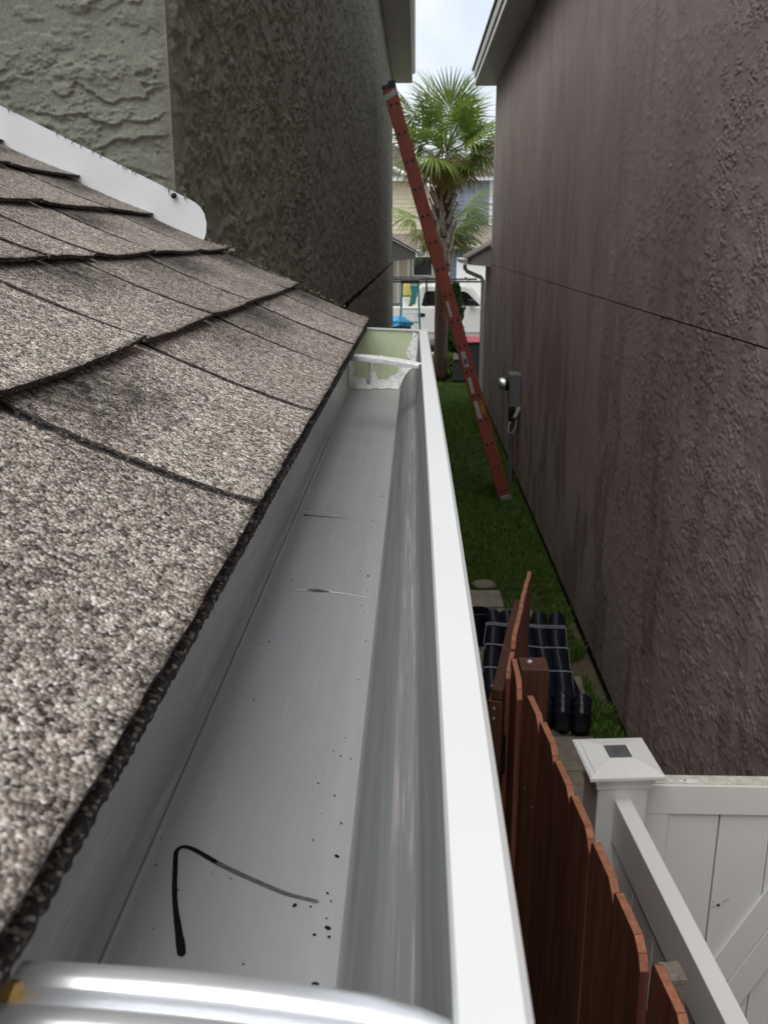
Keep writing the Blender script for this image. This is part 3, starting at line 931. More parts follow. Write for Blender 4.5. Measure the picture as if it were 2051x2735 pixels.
# hangers
def hanger(xl, yl, zl, xr, yr, zr, wid, name, rh=0.0040, mat='aluminium'):
    d = Vector((xr - xl, yr - yl, zr - zl)); L = d.length
    ex = d.normalized(); ey = Vector((0, 0, 1)).cross(ex).normalized(); ez = ex.cross(ey)
    T = Matrix(((ex.x, ey.x, ez.x, xl), (ex.y, ey.y, ez.y, yl), (ex.z, ey.z, ez.z, zl), (0, 0, 0, 1)))
    b = MB(); h = wid / 2
    # cross-section: two rounded ridges with a valley between
    cs = [(-h, -0.006), (-h, 0.0)]
    for q in range(7):
        a = math.pi * q / 6
        cs.append((-h * 0.56 - h * 0.40 * math.cos(a), 0.001 + rh * math.sin(a)))
    cs += [(-h * 0.1, -0.0012), (h * 0.1, -0.0012)]
    for q in range(7):
        a = math.pi * q / 6
        cs.append((h * 0.56 - h * 0.40 * math.cos(a), 0.001 + rh * math.sin(a)))
    cs += [(h, 0.0), (h, -0.006)]
    cs2 = [(y, z - 0.0014) for y, z in cs[1:-1]][::-1]
    poly = cs + [(h - 0.0014, -0.006)] + cs2 + [(-h + 0.0014, -0.006)]
    nseg = 10; vs = []; kk = len(poly)
    for s in range(nseg + 1):
        f = s / nseg
        tp = 1.0 - 0.35 * max(0, (f - 0.86) / 0.14)
        zo = 0.0025 * math.sin(f * math.pi)
        for (y, z) in poly:
            vs.append(T @ Vector((f * L, y * tp, z * tp + zo)))
    fs = [tuple(range(kk)), tuple(nseg * kk + j for j in range(kk - 1, -1, -1))]
    for s in range(nseg):
        for j in range(kk):
            a, c = s * kk + j, s * kk + (j + 1) % kk
            fs.append((a, c, c + kk, a + kk))
    b.add(vs, fs)
    hg = A(b.build(name, M[mat], smooth=True))
    sc = MB()
    MS = T @ Matrix.Translation((-0.004, 0, 0.0)) @ Matrix.Rotation(R(90), 4, 'Y')
    sc.lathe([(0.0030, -0.02), (0.0034, -0.004), (0.0075, -0.003), (0.0075, 0.001), (0.0050, 0.003), (0.0050, 0.007), (0.0025, 0.008)], 6, M=MS)
    s_ = sc.build('screw', M['brass'])
    s_.location = Vector((0.05, 0, -2.80)) - Vector(hg.location); s_.parent = hg
    return hg
h1 = hanger(-0.108, 1.418, 2.905, 0.010, 1.315, 2.904, 0.020, 'hanger', 0.0016, 'strap_pale')
h2 = hanger(-0.094, 0.175, 2.900, 0.012, 0.163, 2.900, 0.023, 'hanger', 0.0026)
# felt-pen strokes on the trough floor
def stroke(pts, wid, name, mat, z=2.8033):
    if len(pts) > 3:
        wl = wid if isinstance(wid, list) else [wid] * len(pts)
        q, qw = [], []
        for i in range(len(pts) - 1):
            p0, p1, p2, p3 = (Vector(pts[max(0, min(len(pts) - 1, i + k))]) for k in (-1, 0, 1, 2))
            for k in range(6):
                t = k / 6
                c = 0.5 * ((2 * p1) + (p2 - p0) * t + (2 * p0 - 5 * p1 + 4 * p2 - p3) * t * t + (3 * p1 - p0 - 3 * p2 + p3) * t ** 3)
                q.append((c.x, c.y)); qw.append((wl[i] * (1 - t) + wl[i + 1] * t) * rng.uniform(.93, 1.07))
        q.append(tuple(pts[-1])); qw.append(wl[-1])
        # rounded ends
        e0 = Vector(q[0]) + (Vector(q[0]) - Vector(q[1])).normalized() * qw[0] * 0.8
        e1 = Vector(q[-1]) + (Vector(q[-1]) - Vector(q[-2])).normalized() * qw[-1] * 0.8
        pts = [(e0.x, e0.y)] + q + [(e1.x, e1.y)]; wid = [qw[0] * 0.35] + qw + [qw[-1] * 0.35]
    b = MB(); vs = []; n = len(pts)
    for i, p in enumerate(pts):
        a = Vector(pts[max(i - 1, 0)]); c = Vector(pts[min(i + 1, n - 1)])
        t = (c - a).normalized(); nn = Vector((-t.y, t.x))
        w = wid[i] if isinstance(wid, list) else wid
        vs += [(p[0] + nn.x * w, p[1] + nn.y * w, z), (p[0] - nn.x * w, p[1] - nn.y * w, z)]
    b.add(vs, [(2 * i, 2 * i + 1, 2 * i + 3, 2 * i + 2) for i in range(n - 1)])
    return A(b.build(name, mat))
stroke([(-0.0885, 0.300), (-0.0905, 0.306), (-0.094, 0.316), (-0.098, 0.328), (-0.101, 0.339), (-0.1035, 0.350), (-0.1055, 0.359), (-0.1062, 0.3635), (-0.1045, 0.3665), (-0.101, 0.3662), (-0.096, 0.3632), (-0.087, 0.3565)],
       [0.0017, 0.0018, 0.0014, 0.0011, 0.0011, 0.0011, 0.0011, 0.0011, 0.0011, 0.0012, 0.0012, 0.0012], 'pen_mark', M['ink'])
stroke([(-0.087, 0.3565), (-0.077, 0.350), (-0.067, 0.3442), (-0.054, 0.337), (-0.046, 0.3340), (-0.039, 0.3318)], [0.0012, 0.0012, 0.0012, 0.0011, 0.0011, 0.0010], 'pen_mark', M['ink_grey'])
stroke([(-0.109, 0.909), (-0.104, 0.908), (-0.085, 0.903), (-0.066, 0.898)], [0.0022, 0.0010, 0.0006, 0.0003], 'pen_mark', M['ink'])
# a wiped lap mark and grit
stroke([(-0.096, 0.696), (-0.085, 0.6965), (-0.070, 0.695), (-0.055, 0.690), (-0.033, 0.681)], [0.0004, 0.0016, 0.0024, 0.0012, 0.0004], 'scuff_mark', M['label_white'])
stroke([(-0.084, 0.697), (-0.076, 0.696), (-0.066, 0.6935)], [0.0006, 0.0028, 0.0006], 'scuff_mark', M['ink_grey'], 2.8036)
b = MB(); rr = random.Random(5)
spots = [(-.033, .362, .0016), (-.048, .329, .0017), (-.033, .316, .0019), (-.032, .311, .0013), (-.035, .286, .0021), (-.038, .41, .0009), (-.033, .387, .0009), (-.035, .337, .0010), (-.033, .332, .0008), (-.0285, .325, .0009), (-.038, .312, .0011), (-.078, .345, .0008), (-.034, .3215, .0008), (-.037, .731, .0016), (-.088, .93, .0014), (-.062, 1.45, .002), (-.08, 1.2, .0014)]
for x, y, s in spots + [(rr.uniform(-.11, -.03), rr.uniform(.28, 1.6), rr.uniform(.0003, .0009)) for _ in range(60)]:
    MM = Matrix.Translation((x, y, 2.8034)) @ Matrix.Rotation(rr.uniform(0, 6), 4, 'Z') @ Matrix.Diagonal((1.0, rr.uniform(1.0, 2.0), 0.7, 1))
    s *= 0.5
    b.lathe([(s, 0), (s * 0.8, s * 0.6), (s * 0.2, s)], 6, M=MM)
A(kind(b.build('grit', M['ink']), 'stuff'))
b = MB()
for _ in range(70):
    x = -0.118 + abs(rr.gauss(0, 0.02)) if rr.random() < 0.55 else -0.031 - abs(rr.gauss(0, 0.012))
    y, s = rr.uniform(.25, 1.7), rr.uniform(.0003, .0007)
    b.lathe([(s, 0), (s * 0.9, s * 0.8), (s * 0.2, s * 1.2)], 5, M=Matrix.Translation((x, y, 2.8032)))
A(kind(b.build('loose_granules', M['shingle']), 'stuff'))

# ================================================================== EXTENSION LADDER
lad = thing('extension_ladder', 'tall red fibreglass extension ladder leaning across the alley to the left eave', 'ladder', (1.13, 11.1, 0))
A = T_adopt(lad)
B0, T0 = Vector((1.128, 11.1, 0.03)), Vector((-0.318, 11.1, 4.735))
ld = (T0 - B0); LL = ld.length; ld.normalize()
ln = Vector((ld.z, 0, -ld.x))   # across the rail, towards the right
LM = Matrix(((ln.x, 0, ld.x, B0.x), (ln.y, 1, ld.y, B0.y), (ln.z, 0, ld.z, B0.z), (0, 0, 0, 1)))   # local: across, depth, along
HW = 0.074
for side, y0 in ((0, 0.0), (1, 0.40)):
    b = MB()
    ya, yb = (y0, y0 + 0.006) if side == 0 else (y0 + 0.034, y0 + 0.04)
    b.box(-HW, HW, ya, yb, 0.05, LL - 0.06, M=LM)
    b.box(-HW, -HW + 0.006, y0 + (0.006 if side == 0 else 0.0), y0 + (0.04 if side == 0 else 0.034), 0.05, LL - 0.06, M=LM)
    b.box(HW - 0.006, HW, y0 + (0.006 if side == 0 else 0.0), y0 + (0.04 if side == 0 else 0.034), 0.05, LL - 0.06, M=LM)
    b.box(-0.004, 0.004, y0 + 0.0062, y0 + 0.034, 0.06, LL - 0.07, M=LM)
    A(b.build('rail', M['lad_red'], bevel=0.003))
    b = MB(); b.box(-HW - 0.004, HW + 0.004, y0 - 0.005, y0 + 0.045, LL - 0.06, LL - 0.015, M=LM); b.box(0.0, HW + 0.006, y0 - 0.006, y0 + 0.046, LL - 0.03, LL + 0.012, M=LM)
    A(b.build('end_cap', M['black_plastic'], bevel=0.006))
    b = MB(); b.prism([(-HW + 0.01, 0.05), (-HW + .03, -0.03), (HW + 0.01, -0.01), (HW, 0.05)], y0 + 0.004, y0 + 0.036, 'y', M=LM)
    A(b.build('foot', M['aluminium'], bevel=0.004))
b = MB(); b.box(-HW - 0.002, HW + 0.002, -0.0022, 0.043, LL - 0.16, LL - 0.115, M=LM @ Matrix.Rotation(R(-6), 4, 'Y') @ Matrix.Translation((0.0, 0, 0)))
b = MB(); b.prism([(-HW - .002, LL - .17), (HW + .002, LL - .135), (HW + .002, LL - .075), (-HW - .002, LL - .115)], -0.0022, 0.0425, 'y', M=LM)
A(b.build('tape', M['label_white']))
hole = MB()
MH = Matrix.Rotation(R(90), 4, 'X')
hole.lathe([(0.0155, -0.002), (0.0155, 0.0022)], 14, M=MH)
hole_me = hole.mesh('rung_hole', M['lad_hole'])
rim = MB(); rim.lathe([(0.019, -0.002), (0.019, 0.0008), (0.0125, 0.0012)], 14, M=MH)
rim_me = rim.mesh('rung_collar', M['conduit'], smooth=True)
first = LL - 0.235
for k in range(16):
    s = first - k * 0.3048
    if s < 0.1:
        break
    b = MB()
    b.tube([LM @ Vector((-0.034, 0.007, s)), LM @ Vector((-0.034, 0.433, s))], 0.016, 10)
    A(b.build('rung', M['aluminium'], smooth=True))
    b = MB()
    b.tube([LM @ Vector((0.030, 0.007, s)), LM @ Vector((0.030, 0.433, s))], 0.016, 10)
    A(b.build('rung', M['aluminium'], smooth=True))
    for xx in (-0.034, 0.030):
        p = LM @ Vector((xx, -0.0005, s))
        A(obj('rung_collar', rim_me, None, p))
        A(obj('rung_hole', hole_me, None, p + Vector((0.0, 0, 0.002))))
def sticker(name, s0, s1, x0, x1, mat, d=-0.001):
    b = MB(); b.box(x0, x1, d, 0.0005, s0, s1, M=LM)
    A(b.build(name, mat))
# pairs from the top are numbered 0..15; stickers sit between pairs
def sx(k, f): return first - (k + f) * 0.3048
sticker('white_label', sx(7, 0.80), sx(7, 0.20), -0.045, -0.015, M['label_white'])
sticker('white_label', sx(9, 0.80), sx(9, 0.20), -0.040, 0.012, M['label_white'])
sticker('blue_print', sx(9, 0.70), sx(9, 0.48), -0.030, 0.004, M['label_blue'], -0.0016)
sticker('white_label', sx(10, 0.86), sx(10, 0.22), -0.045, -0.005, M['label_white'])
sticker('white_label', sx(11, 0.90), sx(11, 0.18), -0.052, -0.005, M['label_white'])
sticker('yellow_label', sx(11, 0.76), sx(11, 0.24), 0.012, 0.048, M['label_yellow'])
b = MB(); b.box(0.018, 0.042, -0.0016, -0.0011, sx(11, 0.36), sx(11, 0.31), M=LM); b.box(0.018, 0.042, -0.0016, -0.0011, sx(11, 0.70), sx(11, 0.66), M=LM)
A(b.build('label_print', M['ink']))

# ================================================================== WOODEN FENCE, POST AND OPEN GATE
def picket_mesh(w, zt, th=0.018, clip=0.038, name='picket', z0=0.05, wob=0.0, seed=0):
    """local: x thickness 0..th, y 0..w (towards +y), z up"""
    r = random.Random(seed)
    c1, c2 = 0.25 * clip * r.uniform(.85, 1.2), clip * r.uniform(.85, 1.2)
    top = [(0, z0), (w, z0), (w, zt - c1), (w - c1 * .35, zt - c1 * .40), (w - c1 * .95, zt), (c2 * .95, zt), (c2 * .35, zt - c2 * .40), (0, zt - c2)]
    b = MB()
    n = len(top)
    vs = [(0, y, z) for y, z in top] + [(th, y, z) for y, z in top]
    fs = [tuple(range(n)), tuple(range(2 * n - 1, n - 1, -1))]
    mi = [0, 0]
    for i in range(n):
        fs.append((i, i + n, (i + 1) % n + n, (i + 1) % n)); mi.append(1 if 2 <= i <= 6 else 0)
    b.add(vs, fs, mi)
    return b.mesh(name, [M['wood'], M['wood_cut']], bevel=0.0012, seg=1)
FD = Vector((0.0978, -0.9952, 0)); FR = math.atan2(-FD.x, FD.y) + math.pi
fence = thing('wooden_fence', 'reddish brown stained picket fence with dog-eared tops beside the white fence', 'fence', (0.331, 2.442, 0))
pk = [picket_mesh(0.166, 1.83 + dz, clip=0.040, seed=i) for i, dz in enumerate((0, 0.006, -0.004, 0.003))]
ang = math.atan2(FD.x, -FD.y)      # rotation that turns -Y into the fence's run
for k in range(11):
    o = obj('picket', pk[k % 4], fence, (FD.x * 0.1715 * (k + 1) - 0.004 * math.cos(ang), FD.y * 0.1715 * (k + 1), rng.uniform(-.004, .004)), (0, rng.uniform(-.006, .006), ang))
nail_me = MB().lathe([(0.0032, 0), (0.0030, 0.0012), (0.001, 0.0018)], 8, M=Matrix.Rotation(R(-90), 4, 'Y')).mesh('nail', M['wood_grey'])
for k in range(11):
    for zz in (1.545, 0.94):
        for yy in (0.035, 0.13):
            p = Matrix.Rotation(ang, 4, 'Z') @ Vector((-0.0045, yy, zz + rng.uniform(-.01, .01)))
            obj('nail', nail_me, fence, (FD.x * 0.1715 * (k + 1) + p.x, FD.y * 0.1715 * (k + 1) + p.y, p.z))
for zz in (1.50, 0.9, 0.3):
    b = MB(); b.box(0.02, 0.058, -1.95, -0.01, zz, zz + 0.085, M=Matrix.Rotation(ang, 4, 'Z'))
    b.build('fence_rail', M['wood_dark'], fence)
b = MB(); b.box(0.018, 0.056, -1.075, -1.03, 0.0, 1.815, M=Matrix.Rotation(ang, 4, 'Z'))
b.build('batten', M['wood_grey'], fence)
b = MB(); b.box(-0.002, 0.084, 0.148, 0.240, 0, 1.83); b.build('post', M['wood_dark'], fence, bevel=0.003)
b = MB(); b.lathe([(0.010, 0), (0.010, 0.003), (0.004, 0.006)], 10, M=Matrix.Translation((0.030, 0.205, 1.83))); b.build('post_nail', M['aluminium'], fence)
o = obj('picket', picket_mesh(0.19, 1.83, 0.017, 0.05, seed=9), fence, (-0.024, 0.048, 0), (0, 0, 0))
# the gate, swung open away from the camera
GD = Vector((0.187, 0.982, 0)); gang = math.atan2(-GD.x, GD.y)
gate = thing('wooden_gate', 'open reddish brown picket gate standing behind the wooden fence post', 'gate', (0.292, 2.640, 0), gang)
gp = [picket_mesh(0.142, 1.83 + dz, 0.016, 0.03, seed=20 + i) for i, dz in enumerate((0, 0.008, -0.006))]
for k in range(6):
    obj('picket', gp[k % 3], gate, (-0.004, 0.010 + 0.148 * k, rng.uniform(-.012, .010) - (0.03 if k == 0 else 0)), (0, 0, 0))
b = MB(); b.box(-0.042, -0.006, -0.03, 0.74, 1.715, 1.75); b.build('top_rail', M['wood_dark'], gate, bevel=0.003)
b = MB(); b.box(-0.050, -0.006, -0.034, 0.055, 0.1, 1.712); b.build('stile', M['wood_dark'], gate, bevel=0.003)
b = MB(); b.box(-0.042, -0.006, 0.06, 0.9, 0.35, 0.44); b.build('bottom_rail', M['wood_dark'], gate, bevel=0.003)
for zz in (1.688, 1.655):
    b = MB(); b.lathe([(0.0045, 0), (0.0045, 0.002)], 8, M=Matrix.Translation((-0.032, -0.034, zz)) @ Matrix.Rotation(R(90), 4, 'X')); b.build('screw', M['aluminium'], gate)
for zz in (1.47, 0.4):
    b = MB(); b.box(-0.005, 0.004, -0.036, -0.030, zz, zz + 0.13); b.tube([(0.002, -0.038, zz), (0.002, -0.038, zz + 0.13)], 0.006, 8); b.build('hinge', M['black_metal'], gate)

# ================================================================== WHITE VINYL FENCE + PANEL
vf = thing('vinyl_fence', 'white vinyl fence with square solar capped post beside the brown pickets', 'fence', (0.5145, 2.095, 0), R(4.6))
b = MB(); b.box(-0.0625, 0.0625, -0.0625, 0.0625, 0, 1.80); b.build('post', M['vinyl'], vf, bevel=0.004)
b = MB(); b.box(-0.068, 0.068, -0.068, 0.068, 1.783, 1.800); b.box(-0.073, 0.073, -0.073, 0.073, 1.8005, 1.818)
capo = b.build('post_cap', M['vinyl'], vf, bevel=0.002)
b = MB()
cs = [(0.089, 1.8185), (0.092, 1.823), (0.092, 1.830), (0.088, 1.834), (0.078, 1.836), (0.076, 1.8385), (0.034, 1.8475), (0.0335, 1.848)]
vs, fs = [], []
for r_, zz in cs:
    vs += [(-r_, -r_, zz), (r_, -r_, zz), (r_, r_, zz), (-r_, r_, zz)]
for i in range(len(cs) - 1):
    for j in range(4):
        a, c = i * 4 + j, i * 4 + (j + 1) % 4
        fs.append((a, c, c + 4, a + 4))
fs.append((3, 2, 1, 0)); nn = (len(cs) - 1) * 4; fs.append((nn, nn + 1, nn + 2, nn + 3))
b.add(vs, fs); b.build('cap_hood', M['vinyl'], capo)
b = MB(); b.box(-0.0285, 0.0285, -0.0285, 0.0285, 1.8482, 1.8496); b.build('solar_panel', M['solar'], capo)
b = MB(); b.box(-0.0205, 0.0205, -2.6, -0.0635, 1.635, 1.755); b.build('top_rail', M['vinyl'], vf, bevel=0.003)
b = MB(); b.box(-0.026, 0.026, -0.0632, -0.0628, 1.628, 1.762); b.build('rail_socket', M['vinyl'], vf)
b = MB(); b.box(-0.0205, 0.0205, -2.6, -0.0635, 0.10, 0.24); b.build('bottom_rail', M['vinyl'], vf, bevel=0.003)
bd = MB(); bd.box(-0.011, 0.011, -0.146, 0, 0.241, 1.634); bd_me = bd.mesh('board', M['vinyl'], bevel=0.003)
for k in range(16):
    obj('board', bd_me, vf, (0, -0.070 - 0.1495 * k, 0))

vg = thing('vinyl_gate', 'white vinyl panel gate with diagonal brace between capped post and mauve wall', 'gate', (0.585, 2.125, 0), R(0.3))
b = MB(); b.box(0.0, 0.755, -0.022, 0.022, 1.665, 1.750); b.build('top_rail', M['vinyl_gate'], vg, bevel=0.003)
b = MB(); b.box(0.0, 0.755, -0.018, 0.022, 1.7503, 1.7520); b.build('rail_cap', M['vinyl_dust'], vg)
b = MB()
for xx, s in ((0.045, .011), (0.075, .005), (0.105, .009), (0.125, .017), (0.165, .004)):
    b.lathe([(s, 0), (s * .8, 0.0012)], 10, M=Matrix.Translation((xx, -0.004, 1.7522)) @ Matrix.Diagonal((1.3, .55, 1, 1)))
b.build('bird_droppings', M['vinyl'], vg)
b = MB(); b.box(0.0, 0.075, -0.019, 0.019, 0.1, 1.6645); b.build('stile', M['vinyl_gate'], vg, bevel=0.003)
for x0, x1 in ((0.0755, 0.2045), (0.2085, 0.3375), (0.3405, 0.469), (0.472, 0.60), (0.603, 0.754)):
    b = MB(); b.box(x0, x1, -0.012, 0.012, 0.1, 1.6645); b.build('board', M['vinyl_gate'], vg, bevel=0.0025)
BM = Matrix.Translation((0.353, -0.0125, 1.46)) @ Matrix.Rotation(R(-27.2), 4, 'Y').inverted()
def brace(x0, x1):
    b = MB(); b.box(x0, x1, -0.007, 0.0, -1.45, 0.20, M=BM); b.build('brace', M['vinyl_gate'], vg, bevel=0.0025)
brace(0.002, 0.073); brace(0.0745, 0.145)
b = MB(); b.lathe([(0.0042, 0), (0.003, 0.003)], 9, M=Matrix.Translation((0.228, -0.0125, 1.387)) @ Matrix.Rotation(R(90), 4, 'X')); b.build('screw_hole', M['dark'], vg)
b = MB()
for (xa, za, xb, zb) in ((0.2088, 1.375, 0.236, 1.392), (0.238, 1.393, 0.256, 1.408), (0.2088, 1.40, 0.214, 1.391)):
    b.tube([(xa, -0.0126, za), ((xa + xb) / 2, -0.0128, (za + zb) / 2 + .002), (xb, -0.0126, zb)], [0.0004, 0.0007, 0.0002], 5)
b.build('crack', M['wood_grey'], vg)

# ================================================================== DRAIN PIPE BUNDLE, POT, STONE
pipe = thing('drain_pipe_bundle', 'bundle of black corrugated drain pipe tied with pale straps on the ground', 'pipe', (0.9, 6.1, 0.0))
A = T_adopt(pipe)
path = []
XD = Vector((0.095, 1.0, 0)).normalized(); XS = Vector((1, -0.095, 0)).normalized()
C0 = Vector((0.842, 6.18, 0.0)); half, rr_, pr_ = 0.66, 0.085, 0.064
loops = 5
N = 150
tot = []
def oval(t):
    """unit parameter along one flattened turn -> (along, height)"""
    s = 2 * half; a = math.pi * rr_; per = 2 * s + 2 * a; d = (t % 1.0) * per
    if d < s: return (-half + d, pr_ + 2 * rr_ + 0.004)
    d -= s
    if d < a:
        th = math.pi / 2 - d / rr_; return (half + rr_ * math.cos(th), pr_ + rr_ + rr_ * math.sin(th))
    d -= a
    if d < s: return (half - d, pr_ + 0.002)
    d -= s
    th = -math.pi / 2 - d / rr_; return (-half + rr_ * math.cos(th), pr_ + rr_ + rr_ * math.sin(th))
steps = int(loops * 240)
pts, rad = [], []
for i in range(steps + 1):
    t = i / 240
    al, h = oval(t)
    k = math.floor(t); f = t - k
    lat = -0.265 + 0.118 * (k + sstep(0.5, 0.95, np.array(f)).item())
    lat += 0.012 * math.sin(al * 4 + k)
    lat *= 1.0 + 0.06 * (al / half)
    p = C0 + XD * al + XS * lat
    pts.append((p.x, p.y, max(h, pr_)))
    rad.append(pr_ * (1.0 if i % 3 else 0.82))
b = MB(); b.tube(pts, rad, 14)
A(b.build('pipe', M['black_plastic'], smooth='all'))
for al, dz in ((0.34, 0), (-0.02, 0.004), (-0.40, 0.0)):
    for q in (0, 0.035) if al > 0.3 else (0,):
        prof_ = []
        for j in range(41):
            l_ = -0.335 + 0.62 * j / 40
            kk = (l_ + 0.265) / 0.131; fr_ = abs(kk - round(kk))
            hh = pr_ * 2 + 2 * rr_ + 0.006 - 0.004 * fr_
            if j in (0, 40): hh = 0.14
            p = C0 + XD * (al + q + 0.006 * math.sin(j * .4)) + XS * l_
            prof_.append((p.x, p.y + 0.0, hh))
        b = MB(); b.tube(prof_, 0.0042, 5); A(b.build('strap', M['strap']))

pot = thing('flower_pot', 'small black plastic nursery pot standing on the pavers by the gutter', 'pot', (0.515, 6.80, 0.03))
b = MB(); b.lathe([(0.062, 0), (0.078, 0.24), (0.079, 0.241), (0.086, 0.241), (0.088, 0.285), (0.081, 0.286), (0.074, 0.24), (0.060, 0.05)], 24); b.build('pot_body', M['black_plastic'], pot, smooth=True)
b = MB(); b.lathe([(0.058, 0.052), (0.0585, 0.055)], 20); b.build('soil', M['dirt'], pot)

st = bmesh.new(); bmesh.ops.create_icosphere(st, subdivisions=3, radius=0.1)
for v in st.verts:
    v.co *= 1 + 0.35 * (float(fbm(np.array([v.co.x * 14 + 3]), np.array([v.co.y * 14 + v.co.z * 9]), 3, 8)[0]) - 0.5)
    v.co.x *= 1.1; v.co.z *= 0.45
me = bpy.data.meshes.new('field_stone'); st.to_mesh(me); st.free(); me.materials.append(M['stone'])
tag(obj('field_stone', me, None, (0.66, 8.12, 0.03), (0, 0.1, 0.5)), 'tan flat stone lying on the lawn beyond the pavers', 'stone')

# ================================================================== LAWN
def blades(n, area, hmin, hmax, seed, w=0.0035):
    r = np.random.RandomState(seed)
    x, y = area(r, n)
    n = len(x)
    h = hmin + (hmax - hmin) * r.rand(n)
    a = r.rand(n) * 2 * math.pi; lean = h * (0.2 + 0.7 * r.rand(n)); la = r.rand(n) * 2 * math.pi
    ww = w * (0.7 + 0.8 * r.rand(n)) * (1 + (y / 22.0))
    dx, dy = np.cos(a) * ww, np.sin(a) * ww
    z0 = np.zeros(n)
    v = np.stack([np.stack([x - dx, y - dy, z0], -1), np.stack([x + dx, y + dy, z0], -1),
                  np.stack([x + dx * .6 + np.cos(la) * lean * .35, y + dy * .6 + np.sin(la) * lean * .35, h * .62], -1),
                  np.stack([x + np.cos(la) * lean, y + np.sin(la) * lean, h], -1),
                  np.stack([x - dx * .6 + np.cos(la) * lean * .35, y - dy * .6 + np.sin(la) * lean * .35, h * .62], -1)], 1)
    f = (np.arange(n)[:, None] * 5 + np.array([[0, 1, 2, 4]])), (np.arange(n)[:, None] * 5 + np.array([[4, 2, 3]]))
    me = bpy.data.meshes.new('lawn')
    fs = [tuple(q) for q in f[0]] + [tuple(q) for q in f[1]]
    me.from_pydata(v.reshape(-1, 3).tolist(), [], [tuple(int(k) for k in q) for q in fs])
    me.materials.append(M['grass'])
    return me
def lawn_area(r, n):
    y = 7.3 + 15.3 * r.rand(n) ** 1.25
    x = -0.45 + 1.80 * r.rand(n)
    thin = fbm(x * 1.3 + 4, y * 0.9, 3, 5)
    keep = (r.rand(n) < sstep(0.30, 0.42, thin) * 0.6 + 0.4)
    keep &= ~((y < 7.8) & (x < 0.6))
    return x[keep], y[keep]
o = obj('lawn', blades(120000, lawn_area, 0.018, 0.062, 4))
kind(tag(o, 'short green lawn growing in the alley between the houses', 'grass'), 'stuff')
def strip_area(r, n):
    y = 4.9 + 2.6 * r.rand(n); x = 1.12 + 0.2 * r.rand(n) + 0.06 * np.sin(y * 6)
    keep = fbm(x * 5, y * 2.2, 2, 9) > 0.44
    return x[keep], y[keep]
o = obj('weeds', blades(5200, strip_area, 0.03, 0.11, 6, 0.005))
kind(tag(o, 'straggly green weeds along the base of the mauve wall', 'weeds'), 'stuff')
def far_area(r, n):
    y = 19.2 + 3.6 * r.rand(n); x = -6 + 13 * r.rand(n)
    keep = ~((x > -0.45) & (x < 1.35))
    return x[keep], y[keep]
o = obj('front_lawn', blades(16000, far_area, 0.03, 0.08, 8, 0.007))
kind(tag(o, 'green front lawn beyond the far ends of both houses', 'grass'), 'stuff')

# ================================================================== PALMS
def frond_mesh(name, mat, seed, pet=0.55, fan=0.78, n=34, droop=0.25):
    """costapalmate leaf: +x is outward; origin at the crown"""
    r = random.Random(seed)
    b = MB()
    b.tube([(0, 0, 0), (pet * .5, 0, 0.03), (pet, 0, 0.0), (pet + fan * .3, 0, -0.06 * droop * 3)], [0.022, 0.016, 0.011, 0.004], 5)
    for k in range(n):
        f = k / (n - 1) * 2 - 1
        a = f * R(118) + r.uniform(-.02, .02)
        L = fan * (1 - 0.28 * abs(f) ** 1.6) * r.uniform(.9, 1.06)
        dr = droop * r.uniform(.7, 1.5)
        base = Vector((pet + 0.24 * fan * (1 - abs(f)), 0, -0.03))
        dirv = Vector((math.cos(a), math.sin(a), 0.30 * (1 - abs(f)) - 0.1))
        side = Vector((-math.sin(a), math.cos(a), 0))
        rows = []
        fold = 0.012 if k % 2 else -0.012
        for q, wq in ((0.03, 0.004), (0.32, 0.019), (0.58, 0.020), (0.80, 0.010), (1.0, 0.001)):
            c = base + dirv * (L * q); c.z -= dr * L * max(0, q - .25) ** 1.7 + 0.0
            c.z += fold * (1 - q)
            rows.append((c - side * wq, c + side * wq))
        vs = [p for r2 in rows for p in r2]
        b.add(vs, [(2 * i, 2 * i + 1, 2 * i + 3, 2 * i + 2) for i in range(4)])
    me = MB.mesh(b, name, mat)
    return me
FV = [frond_mesh('frond', M['palm_green'], i, pet=0.5 + 0.08 * i, fan=0.80, droop=0.22 + 0.12 * i) for i in range(4)]
FY = [frond_mesh('frond', M['palm_yellow'], 10 + i, pet=0.5, fan=0.72, droop=0.75) for i in range(2)]
FB = [frond_mesh('frond', M['palm_brown'], 20 + i, pet=0.45, fan=0.62, droop=1.2, n=26) for i in range(2)]
boot_b = MB()
boot_b.prism([(-0.034, 0), (0.034, 0), (0.030, 0.12), (0.042, 0.22), (0.020, 0.235), (0.0, 0.16), (-0.020, 0.235), (-0.042, 0.22), (-0.030, 0.12)], -0.012, 0.014, 'x')
boot_me = boot_b.mesh('boot', M['boot'], bevel=0.003, seg=1)
